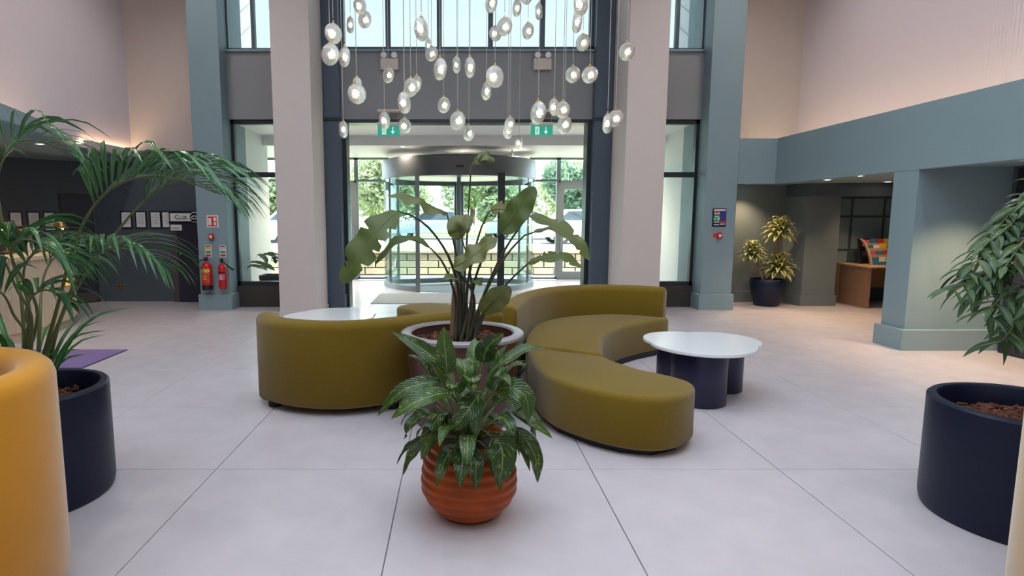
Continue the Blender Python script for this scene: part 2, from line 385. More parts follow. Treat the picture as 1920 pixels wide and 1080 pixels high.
# windows in the facade
wn = [0]
def window(x0, x1, z0, z1, Y, mull=(), trans=(), lab='', fm='frame', fw=.06, d=.1, name=None, pm='pane'):
    wn[0] += 1
    t = thing(name or 'window_%d' % wn[0], ((x0+x1)/2, Y, z0), lab, 'window', kind='structure')
    f = B(); f.box(x0, x0+fw, Y, Y+d, z0, z1); f.box(x1-fw, x1, Y, Y+d, z0, z1); f.box(x0, x1, Y, Y+d, z0, z0+fw); f.box(x0, x1, Y, Y+d, z1-fw, z1); f.build('window_frame', fm, t)
    for x in mull: B().box(x-fw*.6, x+fw*.6, Y+.005, Y+d-.005, z0+fw, z1-fw).build('mullion', fm, t)
    for z in trans: B().box(x0+fw, x1-fw, Y+.01, Y+d-.01, z-fw*.6, z+fw*.6).build('transom', fm, t)
    xs = [x0+fw]+sorted(mull)+[x1-fw]; zs = [z0+fw]+sorted(trans)+[z1-fw]
    for a, b in zip(xs, xs[1:]):
        for c, e in zip(zs, zs[1:]): B().box(a+.002, b-.002, Y+d*.45, Y+d*.55, c+.002, e-.002).build('pane', pm, t)
    return t
window(-4.0, -2.33, .39, ZH+.05, 10.62, (), (2.38,), 'tall fixed window between the left pilaster and the dark post', fw=.075)
window(2.72, 4.32, .39, ZH+.05, 10.62, (), (2.38,), 'tall fixed window between the dark post and the right pilaster', fw=.075)
window(-4.0, -2.33, ZS+.035, ZC, 10.62, (-3.52,), (), 'upper window above the left grey band', fw=.05, fm='post', pm='dimming_pane')
window(2.72, 4.32, ZS+.035, ZC, 10.62, (3.84,), (), 'upper window above the right grey band', fw=.05, fm='post', pm='dimming_pane')
window(-2.0, 2.38, ZS+.035, ZC, 10.62, (-1.18, -.29, .60, 1.50), (), 'wide upper window with four dark mullions above the entrance', fw=.07, fm='post', pm='dimming_pane')
struct(B().box(-4.0, -2.33, 10.58, 10.9, 0, .39).build('trim_2', 'plinth'), 'dark brown plinth under the left window', 'trim')
struct(B().box(2.72, 4.32, 10.58, 10.9, 0, .39).build('trim_3', 'plinth'), 'dark brown plinth under the right window', 'trim')
t = thing('trim_4', (.19, 10.62, 0), 'black frame lining the entrance opening', 'trim', kind='structure')
B().box(-2.0, 2.38, 10.56, 10.86, ZH-.01, ZH+.05).build('head', 'frame', t)
B().box(-2.0, -1.93, 10.56, 10.86, 0, ZH-.01).build('jamb', 'frame', t)
B().box(2.31, 2.38, 10.56, 10.86, 0, ZH-.01).build('jamb', 'frame', t)
wn[0] += 1
t = thing('window_%d' % wn[0], (.15, 2.6, ZC), 'large tinted rooflight added out of view to light the lobby', 'window', kind='structure')  # unseen rooflight, added to bring soft daylight into the lobby
for k in range(5): B().box(-2.85+1.5*k-.04, -2.85+1.5*k+.04, -1.0, 6.2, ZC+.02, ZC+.14).build('glazing_bar', 'white', t)
for k in range(4):
    for j in range(3): B().box(-2.81+1.5*k, -1.39+1.5*k, -1.0+2.4*j, 1.4+2.4*j, ZC+.08, ZC+.092).build('pane', 'roof_pane', t)
# ---- vestibule
struct(B().box(-4.45, 4.8, 10.9, 11.6, 3.3, 3.5).box(-7.2, 7.4, 11.6, 12.5, 3.3, 3.5).build('ceiling', 'white'), 'white ceiling just inside the entrance opening', 'ceiling')
struct(B().box(-7.2, 7.4, 12.5, 15.3, 3.12, 3.3).build('ceiling', 'white'), 'lower white ceiling above the revolving door', 'ceiling')
struct(B().box(-7.2, 7.4, 12.42, 12.5, 3.10, 3.3).build('trim_5', 'vest_wall'), 'grey ceiling step across the vestibule', 'trim')
struct(B().box(-4.25, -4.0, 10.9, 12.7, 0, 3.3).build('wall_left', 'vest_wall'), 'light grey vestibule side wall on the left')
struct(B().box(4.32, 4.57, 10.9, 12.7, 0, 3.3).build('wall_right', 'vest_wall'), 'light grey vestibule side wall on the right')
# outside wings seen through the upper windows
for sx, lab in ((-1, 'pale panelled outside wall seen through the upper left window'), (1, 'pale panelled outside wall seen through the upper right window')):
    x = .16+sx*4.25; t = thing('wall_outside', (x, 12, 3.5), lab, 'wall', kind='structure')
    B().prism([(x, 10.95), (x+sx*.2, 10.95), (x+sx*.2, 12.2), (x, 12.2)], 3.5, 9).build('cladding', 'cladding', t)
    for k in range(4):
        mm = Matrix.Translation((x-sx*.005, 10.95, 4.2+.42*k)) @ Matrix.Rotation(math.radians(32), 4, 'X')
        B().box(-.006, .006, 0, 1.45, -.006, .006, mm).build('cladding_joint', 'alu_light', t)
struct(B().box(6.9, 7.9, YB, 9.2, ZC+.21, 18).build('wall_outside', 'cladding'), 'unseen tall block added beside the lobby roof to keep the sun off the rooflight')  # sun blocker added out of view: stops a hard sun patch indoors
# outer facade
YO = 15.2
window(-7.2, -3.55, .02, 3.12, YO, (-5.3,), (2.55,), 'outer glazing left of the pass door', 'alu', .06)
window(-2.55, -1.72, .02, 3.12, YO, (), (2.55,), 'narrow outer glazing left of the revolving door', 'alu', .05)
window(1.88, 2.62, .02, 3.12, YO, (), (2.55,), 'narrow outer glazing right of the revolving door', 'alu', .05)
window(3.7, 7.4, .02, 3.12, YO, (5.5,), (2.55,), 'outer glazing right of the pass door', 'alu', .06)
window(-3.55, -2.55, 2.5, 3.12, YO, (), (), 'small light above the left pass door', 'alu', .05)
window(2.62, 3.7, 2.5, 3.12, YO, (), (), 'small light above the right pass door', 'alu', .05)
def passdoor(n, x0, x1, lab, hs):
    t = thing('door_%d' % n, ((x0+x1)/2, YO, 0), lab, 'door', kind='structure'); fw = .15
    f = B(); f.box(x0, x0+fw, YO, YO+.08, 0, 2.5); f.box(x1-fw, x1, YO, YO+.08, 0, 2.5); f.box(x0+fw, x1-fw, YO, YO+.08, 0, .22); f.box(x0+fw, x1-fw, YO, YO+.08, 2.33, 2.5)
    f.build('door_frame', 'alu', t); B().box(x0+fw, x1-fw, YO+.035, YO+.045, .22, 2.33).build('pane', 'pane', t)
    hx = x0+.08 if hs < 0 else x1-.08
    B().tube([(hx, YO-.06, .8), (hx, YO-.06, 1.4)], .015).box(hx-.01, hx+.01, YO-.06, YO, .85, .87).box(hx-.01, hx+.01, YO-.06, YO, 1.33, 1.35).build('handle', 'chrome', t)
passdoor(1, -3.55, -2.55, 'aluminium framed glass pass door left of the revolving door', 1)
passdoor(2, 2.62, 3.7, 'aluminium framed glass pass door right of the revolving door', -1)
struct(B().box(-7.3, -7.2, 11.6, 15.3, 0, 3.3).build('wall_left', 'vest_wall'), 'far left end wall of the vestibule')
struct(B().box(7.4, 7.5, 12.2, 15.3, 0, 3.3).build('wall_right', 'vest_wall'), 'far right end wall of the vestibule')

# ================================================================== RIGHT SIDE: beam, alcoves
bm = B(); bm.box(5.52, 5.66, YB, 10.3, 2.2, 2.97); bm.box(4.85, 5.66, 10.3, 10.42, 2.2, 2.97); bm.box(5.66, 6.5, YB, 11.2, 2.7, 2.84); bm.box(4.85, 5.66, 10.42, 11.2, 2.7, 2.84)
struct(bm.build('wall_right', 'slate'), 'teal painted beam band over the side alcoves')
B().box(5.75, 5.79, YB+.1, 11.0, 2.845, 2.875).build('led_strip', 'led').update_tag()
tag(bpy.data.objects['led_strip'], 'warm light strip in the trough above the teal beam', 'light strip')
# pier between the alcoves
t = thing('pier', (6.1, 7.3, 0), 'teal painted pier between the two side alcoves', 'pier', kind='structure')
B().bbox(5.526, 6.72, 7.12, 7.52, 0, 2.235, .003).build('shaft', 'slate', t)
B().bbox(5.47, 6.73, 7.07, 7.57, 0, .26, .008).build('skirting', 'slate', t)
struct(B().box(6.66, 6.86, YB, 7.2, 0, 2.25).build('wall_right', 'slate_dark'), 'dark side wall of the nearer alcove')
t = thing('door_3', (6.6, 6.4, 0), 'dark panelled door at the right edge behind the leafy plant', 'door', kind='structure')
B().box(6.58, 6.66, 5.2, 6.98, 0, 2.2).build('door_frame', 'black_frame', t)
for y0, y1 in ((5.3, 6.05), (6.10, 6.88)):
    d = B().box(6.555, 6.58, y0, y1, .02, 2.1).build('door_leaf', 'navy_door', t)
    for z0, z1 in ((.25, .95), (1.1, 1.95)): B().bbox(6.545, 6.556, y0+.12, y1-.12, z0, z1, .002).build('panel', 'navy_door', d)
    B().tube([(6.50, y0+.06, .95), (6.50, y0+.06, 1.7)], .014).box(6.50, 6.56, y0+.05, y0+.07, 1.0, 1.02).box(6.50, 6.56, y0+.05, y0+.07, 1.62, 1.64).build('handle', 'brass', d)
# far alcove
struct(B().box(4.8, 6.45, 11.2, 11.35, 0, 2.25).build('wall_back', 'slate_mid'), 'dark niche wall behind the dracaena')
struct(B().bbox(4.85, 6.42, 11.165, 11.2, 0, .22, .006).build('baseboard_back', 'slate_mid'), 'skirting along the dracaena niche', 'skirting')
t = thing('pier', (6.7, 11, 0), 'short slate pier between the niche and the panelled wall', 'pier', kind='structure')
B().prism([(6.36, 10.72), (6.97, 10.72), (6.97, 11.3), (6.2, 11.3)], 0, 2.02).build('shaft', 'slate_mid', t)
B().prism([(6.33, 10.69), (6.99, 10.69), (6.99, 11.3), (6.16, 11.3)], 0, .2).build('skirting', 'slate_mid', t)
struct(B().prism([(6.2, 11.3), (6.36, 10.6), (9.5, 10.3), (9.5, 11.5), (6.2, 11.5)], 2.0, 2.24).build('trim_6', 'slate_dark'), 'dark dropped bulkhead over the panelled wall', 'trim')
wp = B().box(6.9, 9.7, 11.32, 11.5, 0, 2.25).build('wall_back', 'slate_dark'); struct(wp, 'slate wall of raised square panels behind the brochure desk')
for i in range(4):
    for z0, z1 in ((.30, .98), (1.02, 1.62), (1.66, 1.98)):
        B().bbox(0, .56, 0, .64, 0, .018, .006, Matrix.Translation((6.98+.62*i, 11.32, z0)) @ Matrix.Rotation(PI/2, 4, 'X') @ Matrix.Diagonal((1, (z1-z0)/.64, 1, 1))).build('panel', 'slate', wp)
struct(B().box(9.5, 9.7, 7.3, 11.5, 0, 2.25).build('wall_right', 'slate_dark'), 'far end wall of the side alcove')
struct(B().box(6.7, 9.7, 7.3, 7.5, 0, 2.25).build('wall_front', 'slate'), 'near end wall of the side alcove')

# ================================================================== LEFT SIDE: reception canopy and cove
arc = catmull([(-6.12, 9.62, 0), (-5.72, 8.6, 0), (-5.32, 7.5, 0), (-5.02, 6.4, 0), (-4.92, 5.2, 0), (-5.0, 3.9, 0), (-5.4, 2.4, 0), (-6.12, 1.0, 0)], 8)
cb = B()
outer = [(p.x, p.y) for p in arc]; inner = [(p.x-.12, p.y) for p in arc]
cb.rings([[V((x, y, z)) for x, y in outer] for z in (2.60, 2.90)], cap=False, closed=False)
cb.rings([[V((x, y, z)) for x, y in inner] for z in (2.90, 2.72)], cap=False, closed=False)
cb.rings([[V((x, y, 2.90)) for x, y in outer], [V((x, y, 2.90)) for x, y in inner]], cap=False, closed=False)
cb.prism(outer+[(-6.3, 1.0), (-6.3, 9.62)], 2.60, 2.72)
struct(cb.build('trim_7', 'slate', smooth=True, auto=40), 'curved teal canopy edge over the reception desk', 'trim')
struct(B().box(-6.12, -5.94, 9.62, 11.2, 2.74, 2.80).box(-5.98, -5.94, 9.62, 11.2, 2.80, 2.86).build('trim_8', 'cream'), 'pale cove ledge at the foot of the ribbed wall', 'trim')
o = B().box(-6.06, -6.02, 9.65, 11.15, 2.805, 2.83).build('led_strip', 'led'); tag(o, 'warm light strip on the pale cove ledge by the corner', 'light strip')
lp = [(p.x-.2, p.y) for p in arc[10:-10]]
o = B().tube([(x, y, 2.745) for x, y in lp], .018, 6).build('led_strip', 'led'); tag(o, 'warm light strip hidden behind the curved canopy edge', 'light strip')

# downlights (recessed) with their own lamps
def downlight(x, y, z, power, col, label, group, cone=110, r=.055, soft=.05, glow='spot'):
    t = thing('downlight', (x, y, z), label, 'downlight', group)
    B().lathe((x, y, z), [(r*.72, -.004), (r*1.25, -.006), (r*1.25, 0), (r*.72, 0)], 20, cap=False).build('trim_ring', 'white', t, smooth=False)
    B().lathe((x, y, z), [(0.001, -.003), (r*.72, -.003)], 20, cap=False).build('lens', glow, t)
    l = bpy.data.lights.new('downlight_lamp', 'SPOT'); l.energy = power; l.color = col; l.spot_size = math.radians(cone); l.spot_blend = .7; l.shadow_soft_size = soft
    lo = bpy.data.objects.new('downlight_lamp', l); COL.objects.link(lo); lo.parent = t; lo.location = (0, 0, -.02)
WC = (1, .70, .40)
for (x, y, z, pw, lab) in ((5.35, 10.85, 2.23, 75, 'recessed downlight over the dracaena niche'), (6.02, 9.65, 2.23, 60, 'recessed downlight second along the far alcove'),
        (5.92, 8.75, 2.23, 55, 'recessed downlight third along the far alcove'), (5.86, 8.05, 2.23, 45, 'recessed downlight beside the pier in the far alcove'),
        (6.05, 6.30, 2.23, 165, 'recessed downlight in the nearer alcove at the right edge'), (7.4, 10.2, 2.23, 50, 'recessed downlight above the brochure desk')):
    downlight(x, y, z, pw, WC, lab, 'alcove downlights', r=.062)
for (x, y, z, pw, lab) in ((-5.55, 8.0, 2.60, 40, 'recessed downlight under the curved canopy'), (-7.4, 9.3, 2.66, 40, 'recessed downlight behind the reception desk'), (-6.9, 7.2, 2.60, 40, 'recessed downlight above the reception desk')):
    if x < -6.1: z = 2.66
    downlight(x, y, z, pw, WC, lab, 'reception downlights')
for (x, y, pw, lab) in ((.16, 13.67, 300, 'warm ceiling spot above the centre of the revolving door'), (-1.14, 12.83, 100, 'warm ceiling spot left in front of the revolving drum'), (-1.16, 14.5, 180, 'warm ceiling spot behind on the left of the drum'), (1.35, 13.4, 220, 'warm ceiling spot right of the revolving drum'), (-3.0, 13.6, 260, 'added ceiling spot inside the left pass door, brightening the vestibule'), (3.2, 13.6, 260, 'added ceiling spot inside the right pass door, brightening the vestibule')):  # last two spots are added to brighten the vestibule sides
    downlight(x, y, 3.12, pw, (1, .84, .62), lab, 'vestibule spots', cone=150)
for i, x in enumerate((-4.4, 4.7)):
    for j, y in enumerate((-2.2, 0, 2.2, 4.4, 6.6, 8.8)):
        downlight(x, y, ZC, LAMP_W, LAMP_C, 'recessed lamp high in the lobby ceiling', 'lobby ceiling lamps', cone=150, r=.12, soft=.12)

# ================================================================== REVOLVING DOOR
DC = V((.07, 14.3, 0)); DR = 1.8
t = thing('revolving_door', DC, 'round revolving door with grey drum canopy and curved glass walls', 'revolving door')
def arcpts(a0, a1, r, n=24): return [(DC.x+r*math.cos(math.radians(a0+(a1-a0)*k/n)), DC.y+r*math.sin(math.radians(a0+(a1-a0)*k/n))) for k in range(n+1)]
B().lathe(DC, [(DR-.06, 2.5), (DR+.03, 2.5), (DR+.03, 2.92), (DR-.02, 2.94), (.01, 2.94), (.01, 2.56), (DR-.06, 2.56)], 64, cap=False).build('canopy', 'drum', t, smooth=True, auto=35)
for k, (a0, a1) in enumerate(((150, 240), (300, 390))):
    for q in range(3):
        s0 = a0+(a1-a0)*q/3; s1 = a0+(a1-a0)*(q+1)/3
        o_, i_ = arcpts(s0+.4, s1-.4, DR, 8), arcpts(s0+.4, s1-.4, DR-.012, 8)
        B().prism(o_+i_[::-1], .12, 2.5).build('curved_pane', 'curved_glass', t, smooth=True, auto=30)
        x, y = arcpts(s1, s1, DR-.006, 1)[0]
        if q < 2: B().box(x-.008, x+.008, y-.008, y+.008, .1, 2.5).build('glazing_bead', 'alu', t)
    B().prism(arcpts(a0, a1, DR+.02, 20)+arcpts(a0, a1, DR-.05, 20)[::-1], 0, .12).build('base_rail', 'alu', t)
for a, s in ((150, .03), (240, .045), (300, .075), (390, .03)):
    x, y = arcpts(a, a, DR, 1)[0]; B().box(x-s, x+s, y-s, y+s, 0, 2.56).build('post', 'alu' if a != 300 else 'frame', t)
B().lathe(DC, [(.05, 0), (.05, 2.56)], 16).build('shaft', 'alu', t)
for a in (90, 197, 343):
    m4 = rotz(DC, math.radians(a)); fw = .06
    wg = B(); wg.box(.06, .06+fw, -.025, .025, .05, 2.45, m4); wg.box(1.66, 1.72, -.025, .025, .05, 2.45, m4); wg.box(.06, 1.72, -.025, .025, 2.36, 2.45, m4); wg.box(.06, 1.72, -.025, .025, .05, .16, m4)
    wo = wg.build('door_wing', 'alu', t); B().box(.12, 1.66, -.005, .005, .16, 2.36, m4).build('pane', 'curved_glass', wo)
B().prism(arcpts(0, 360, DR-.08, 40)[:-1], .001, .008).build('floor_mat', 'matgrey', t)
B().box(.0, .16, 12.46, 12.5, 2.66, 2.70).build('sensor', 'black', t)
B().tube([(1.25, 13.3, 2.94), (1.25, 13.3, 3.12)], .02).build('hanger_rod', 'alu', t)
# white dot manifestations on the curved glass
for zz in (1.45, 1.0):
    dm = B()
    for a0, a1 in ((152, 238), (302, 388)):
        for k in range(24):
            a = a0+(a1-a0)*k/24; x, y = arcpts(a, a, DR+.004, 1)[0]; ta = math.radians(a); tx = V((-math.sin(ta), math.cos(ta), 0))*.022; c = V((x, y, zz))
            dm.add([c-tx, c+V((0, 0, -.022)), c+tx, c+V((0, 0, .022))], [(0, 1, 2, 3)])
    dm.build('dot_band', 'white', t)
o = B().bbox(-1.62, 1.75, 10.98, 12.42, .0, .012, .004).build('entrance_mat', 'matgrey'); tag(o, 'grey entrance mat in front of the revolving door', 'mat')
# cabinet and planter behind the side windows
t = thing('cabinet', (3.65, 11.35, 0), 'grey upright cabinet behind the right window', 'cabinet')
B().bbox(3.42, 3.78, 11.2, 11.6, 0, 1.6, .01).build('body', 'vest_wall', t); B().bbox(3.44, 3.76, 11.185, 11.2, .08, 1.57, .004).build('door', 'alu_light', t)

# ================================================================== OUTSIDE
struct(B().box(-45, 45, 15.26, 90, -.25, -.03).build('ground', 'paving'), 'pale paving outside the entrance', 'ground')
struct(B().box(-45, 45, 17.05, 22, -.1, .52).build('ground', 'grass'), 'raised grass bank behind the stone wall', 'ground')
struct(B().box(-45, 45, 33, 90, -.1, .42).build('ground', 'grass'), 'grass under the distant trees', 'ground')
struct(B().box(-45, 45, 22, 33, -.1, .50).build('ground', 'asphalt'), 'grey car park outside', 'ground')
sw = thing('stone_wall', (0, 16.9, 0), 'low cream stone block wall outside the entrance', 'wall')
B().box(-8, 8, 16.72, 17.05, -.05, .60).build('mortar_core', 'mortar', sw)
sb = B().bbox(-.28, .28, -.04, .03, 0, .172, .01).build('block', 'stone', sw); first = True
for r_ in range(3):
    for k in range(26):
        x = -7.7+.6*k+(.3 if r_ % 2 else 0)
        o = sb if first else raw('block', sb.data, sw); first = False; o.location = V((x, 16.71+R.uniform(-.008, .008), .01+.197*r_))
B().bbox(-8, 8, 16.64, 17.1, .60, .67, .01).build('coping', 'stone', sw)
def car(x, y, ang, m, lab):
    t = thing('car', (x, y, .5), lab, 'car', 'parked cars outside'); mm = rotz((x, y, .5), ang)
    def ext(poly, w0, w1, name, mt, inset=0.):
        b = B(); rings = []
        for yy, k in ((-w1, .93), (-w0, 1), (w0, 1), (w1, .93)):
            cz = sum(p[1] for p in poly)/len(poly); cx_ = sum(p[0] for p in poly)/len(poly)
            rings.append([mm @ V((cx_+(px-cx_)*k, yy, cz+(pz-cz)*k)) for px, pz in poly])
        b.rings(rings); return b.build(name, mt, t, smooth=True, auto=40)
    ext([(-2.1, .3), (-2.15, .62), (-2.0, .85), (-1.2, .95), (1.0, .95), (1.9, .82), (2.15, .6), (2.1, .3)], .78, .86, 'body', m)
    ext([(-1.75, .93), (-1.15, 1.42), (.35, 1.45), (1.15, .93)], .62, .72, 'cabin', m)
    ext([(-1.55, .97), (-1.1, 1.36), (.32, 1.39), (.95, .97)], .70, .735, 'windows', 'carwin')
    for wx in (-1.35, 1.35):
        for s_ in (-1, 1):
            c = mm @ V((wx, s_*.72, .32)); b = B(); a = (mm.to_3x3() @ V((0, 1, 0)))*.1
            wh = b.tube([c-a, c+a], .32, 20).build('wheel', 'tyre', t, smooth=True, auto=40); B().tube([c-a*1.05, c+a*1.05], .18, 12).build('hub', 'chrome', wh)
car(5.6, 25.0, .1, 'car_white', 'white car parked nearest beyond the right door'); car(8.6, 27.5, 0, 'car_red', 'red car parked beyond the right pass door')
car(-1.2, 30.0, 3.1, 'car_grey', 'silver car seen through the revolving door'); car(3.6, 29.8, .05, 'car_grey', 'grey car parked behind the white one')
car(-6.5, 26.0, 0, 'car_white', 'white car parked beyond the left glazing')
def tree(x, y, rx, ry, rz, zc, m, lab, n=2600, s=.2):
    t = thing('tree', (x, y, .4), lab, 'tree', 'trees beyond the car park')
    B().tube([(x, y, .4), (x+.1, y, zc*.5), (x, y, zc)], [.25, .2, .1], 8).build('trunk', 'trunk', t, smooth=True)
    core = B(); rg = []
    lob = [(R.uniform(-.55, .55), R.uniform(-.5, .3), R.uniform(-.45, .5), R.uniform(.35, .6)) for _ in range(9)]
    b = B(); uv = []
    for _ in range(n):
        l = R.choice(lob); d = V((R.gauss(0, 1), R.gauss(0, 1)-.3, R.gauss(0, 1))).normalized()*l[3]*R.uniform(.75, 1.02)
        c = V((x+(l[0]+d.x)*rx, y+(l[1]+d.y)*ry, zc+(l[2]+d.z)*rz)); 
        if c.z < .5: continue
        a = V((R.gauss(0, 1), R.gauss(0, 1), R.gauss(0, .6))).normalized(); bb = a.cross(V((R.gauss(0, 1), R.gauss(0, 1), R.gauss(0, 1)))).normalized(); k = s*R.uniform(.6, 1.3)
        b.add([c-a*k, c-bb*k*.5, c+a*k, c+bb*k*.5], [(0, 1, 2, 3)]); uv += [(.5, 0), (0, .5), (.5, 1), (1, .5)]
    o = b.build('foliage', m, t, uv=uv); o['kind'] = 'stuff'
for a in ((-9.6, 36, 2.5, 2, 2.4, 3.0, 'leaf_tree', 'pale leafy tree beyond the far left glazing', 4200), (-3.8, 36, 2.4, 2, 2.6, 3.3, 'leaf_tree', 'pale tree beyond the car park left of the revolving door', 4200),
          (2.0, 36, 2.4, 2, 2.2, 2.8, 'leaf_tree', 'broad light green tree seen through the revolving door', 4200), (7.7, 36, 2.3, 2, 2.2, 2.8, 'leaf_tree_dark', 'dark green hedge tree beyond the right side of the door', 4200),
          (13.2, 36, 2.3, 2, 2.5, 3.1, 'leaf_tree_dark', 'dark green tree beyond the right pass door', 4200), (-6.6, 46, 3.4, 2.5, 4.6, 5.4, 'leaf_tree', 'tall pale tree in the back row at the left outside', 5000), (1.2, 46, 3.2, 2.5, 3.2, 4.0, 'leaf_tree', 'rounded pale tree in the back row behind the drum', 5000),
          (9.2, 46, 3.4, 2.5, 3.6, 4.4, 'leaf_tree', 'pale tree in the back row at the right outside', 5000), (17.2, 46, 3.4, 2.5, 4.2, 4.8, 'leaf_tree_dark', 'dark tree in the back row at the far right outside', 5000)): tree(*a)
# plant in a brown trough behind the left window
t = thing('window_planter', (-3.35, 11.35, 0), 'leafy plant in a dark brown trough behind the left window', 'potted plant')
B().rings([[V((-3.35+sx*w_, 11.35+sy*.2*w_/.42, z)) for sx, sy in ((-1, -1), (1, -1), (1, 1), (-1, 1))] for w_, z in ((.36, 0), (.42, .52), (.39, .52), (.38, .46))]).build('trough', 'plinth', t)
for k in range(26):
    a = k*2.4; l = .28+.25*R.random(); e = R.uniform(.5, 1.2); b0 = V((-3.35+R.uniform(-.25, .25), 11.35+R.uniform(-.1, .1), .48)); d = V((math.cos(a)*math.cos(e), math.sin(a)*math.cos(e)*.6, math.sin(e)))
    b1 = b0+d*l*.9; b2 = b1+V((d.x*1.2, d.y*1.2, .25))*l*.6; b3 = b2+V((d.x, d.y, -.5))*l*.35
    leaf('leaf', t, 'leaf_ficus', [b0.lerp(b1, .7), b1, b2, b3], .11, (-d.x*.3, -.6, 1), 8, 'ovate', .2)

# ================================================================== SOFA
def soft_block(outline, z0, z1, r=.045, rb=.02, n=7):
    pts = catmull([(x, y, 0) for x, y in outline], n, closed=True); N = len(pts)
    ar = sum(pts[i].x*pts[(i+1) % N].y-pts[(i+1) % N].x*pts[i].y for i in range(N))
    if ar < 0: pts.reverse()
    nr = []
    for i in range(N):
        t = (pts[(i+1) % N]-pts[i-1]).normalized(); nr.append(V((t.y, -t.x, 0)))
    prof = [(rb, z0), (0, z0+rb*1.2)]+[(r*(1-math.cos(a)), z1-r+r*math.sin(a)) for a in (0, .4, .8, 1.2, PI/2)]
    return B().rings([[pts[i]-nr[i]*d+V((0, 0, z)) for i in range(N)] for d, z in prof])
def back_sweep(path, z0, z1, th, lean=.0, endr=.05):
    pts = bend([(x, y, 0) for x, y in path], 44); rings = []; n = len(pts)
    sec = []
    for a in range(0, 9):
        q = PI*a/8; sec.append((th/2*math.cos(q), z1-th*.35+th*.35*math.sin(q)))
    sec += [(-th/2, z0+.03), (-th/2+.03, z0), (th/2-.03, z0), (th/2, z0+.03)]
    for i, p in enumerate(pts):
        t = (pts[min(i+1, n-1)]-pts[max(i-1, 0)]).normalized(); s = V((t.y, -t.x, 0)); rings.append([p+s*a+V((0, 0, z)) for a, z in sec])
    def shrink(r, k, d):
        c = sum(r, V((0, 0, 0)))/len(r); return [c+(q-c)*k+d for q in r]
    t0 = (pts[0]-pts[1]).normalized(); t1 = (pts[-1]-pts[-2]).normalized()
    rings = [shrink(rings[0], .9, t0*endr), shrink(rings[0], .97, t0*endr*.7)]+rings+[shrink(rings[-1], .97, t1*endr*.7), shrink(rings[-1], .9, t1*endr)]
    return B().rings(rings)
def inset(poly, d):
    cx_ = sum(p[0] for p in poly)/len(poly); cy_ = sum(p[1] for p in poly)/len(poly)
    return [(cx_+(x-cx_)*d, cy_+(y-cy_)*d) for x, y in poly]
SEAT_R = [(.70, 5.46), (.98, 5.28), (1.27, 5.10), (1.38, 5.42), (1.52, 5.92), (1.76, 6.30), (2.15, 6.66), (2.50, 6.90), (2.56, 7.02), (2.45, 7.14), (2.1, 7.24), (1.75, 7.24), (1.3, 7.04), (.95, 6.65), (.78, 6.15), (.70, 5.75)]
OTTO = [(.70, 5.40), (.66, 5.0), (.66, 4.62), (.74, 4.30), (.95, 4.02), (1.15, 3.87), (1.37, 3.82), (1.60, 3.93), (1.74, 4.16), (1.68, 4.36), (1.49, 4.58), (1.36, 4.82), (1.27, 5.04), (.98, 5.22)]
def mirror(poly, c=(.41, 6.03)): return [(2*c[0]-x, 2*c[1]-y) for x, y in poly]
BACK = [(-1.70, 5.22), (-1.58, 4.98), (-1.28, 4.80), (-.92, 4.76), (-.55, 4.92), (-.25, 5.14), (.08, 5.28), (.36, 5.40), (.50, 5.62), (.60, 6.00), (.76, 6.50), (1.06, 6.98), (1.42, 7.25), (1.80, 7.34), (2.2, 7.27), (2.50, 7.10)]
def sofa(name, seat, back, lab, org):
    t = thing(name, org, lab, 'sofa', 'olive modular sofa')
    soft_block(seat, .05, .43).build('seat', 'olive', t, smooth=True)
    back_sweep(back, .06, .79, .20).build('backrest', 'olive', t, smooth=True)
    b = B(); b.prism(inset(seat, .90), 0, .06)
    b.build('plinth', 'sofa_base', t)
    for p in (back[1], back[len(back)//2]): B().lathe((p[0], p[1], 0), [(.06, 0), (.06, .07)], 16).build('foot', 'sofa_base', t)
sofa('sofa', SEAT_R, BACK[8:], 'curved olive sofa section with its seat facing the right white table', (1.5, 6.6, 0))
sofa('sofa', mirror(SEAT_R), BACK[:8], 'curved olive sofa section with its back to the camera, left of the planter', (-.8, 5.4, 0))
for poly, lab, org in ((OTTO, 'rounded olive bench end nearest the camera', (1.2, 4.6, 0)), ([(x+.12, y) for x, y in mirror(OTTO)], 'rounded olive bench end peeking out behind the left sofa', (-.4, 7.5, 0))):
    t = thing('bench', org, lab, 'bench', 'olive modular sofa')
    soft_block(poly, .05, .43).build('cushion', 'olive', t, smooth=True)
    B().prism(inset(poly, .90), 0, .06).build('plinth', 'sofa_base', t)

# ================================================================== TABLES
def table(cx, cy, rot, lab):
    t = thing('coffee_table', (cx, cy, 0), lab, 'table', 'white coffee tables'); pts = []
    for k in range(72):
        a = 2*PI*k/72; r = .50
        # three merged circles: a cloud outline with shallow notches
        r = max(c_r*0+(ox*math.cos(a)+oy*math.sin(a))+math.sqrt(max(0, c_r**2-(oy*math.cos(a)-ox*math.sin(a))**2)) for ox, oy, c_r in ((-.03, -.05, .455), (.17, .11, .38), (-.12, .14, .37)))
        pts.append((cx+r*math.cos(a+rot), cy+r*math.sin(a+rot)))
    P3 = [V((x, y, 0)) for x, y in pts]; c = V((cx, cy, 0))
    B().rings([[c+(p-c)*k+V((0, 0, z)) for p in P3] for k, z in ((.985, .47), (1, .475), (1, .493), (.992, .50))]).build('tabletop', 'tabletop', t, smooth=True, auto=40)
    for ox, oy, r in ((-.10, -.17, .235), (.27, .22, .2), (-.16, .2, .18)):
        x = cx+ox*math.cos(rot)-oy*math.sin(rot); y = cy+ox*math.sin(rot)+oy*math.cos(rot)
        B().lathe((x, y, 0), [(r-.004, 0), (r, .004), (r, .47)], 40).build('leg', 'navy', t, smooth=True, auto=50)
table(2.26, 5.26, 0, 'white cloud topped coffee table on navy drum legs, right of the sofa')
table(-1.44, 6.80, PI, 'white coffee table top half hidden behind the left sofa back')

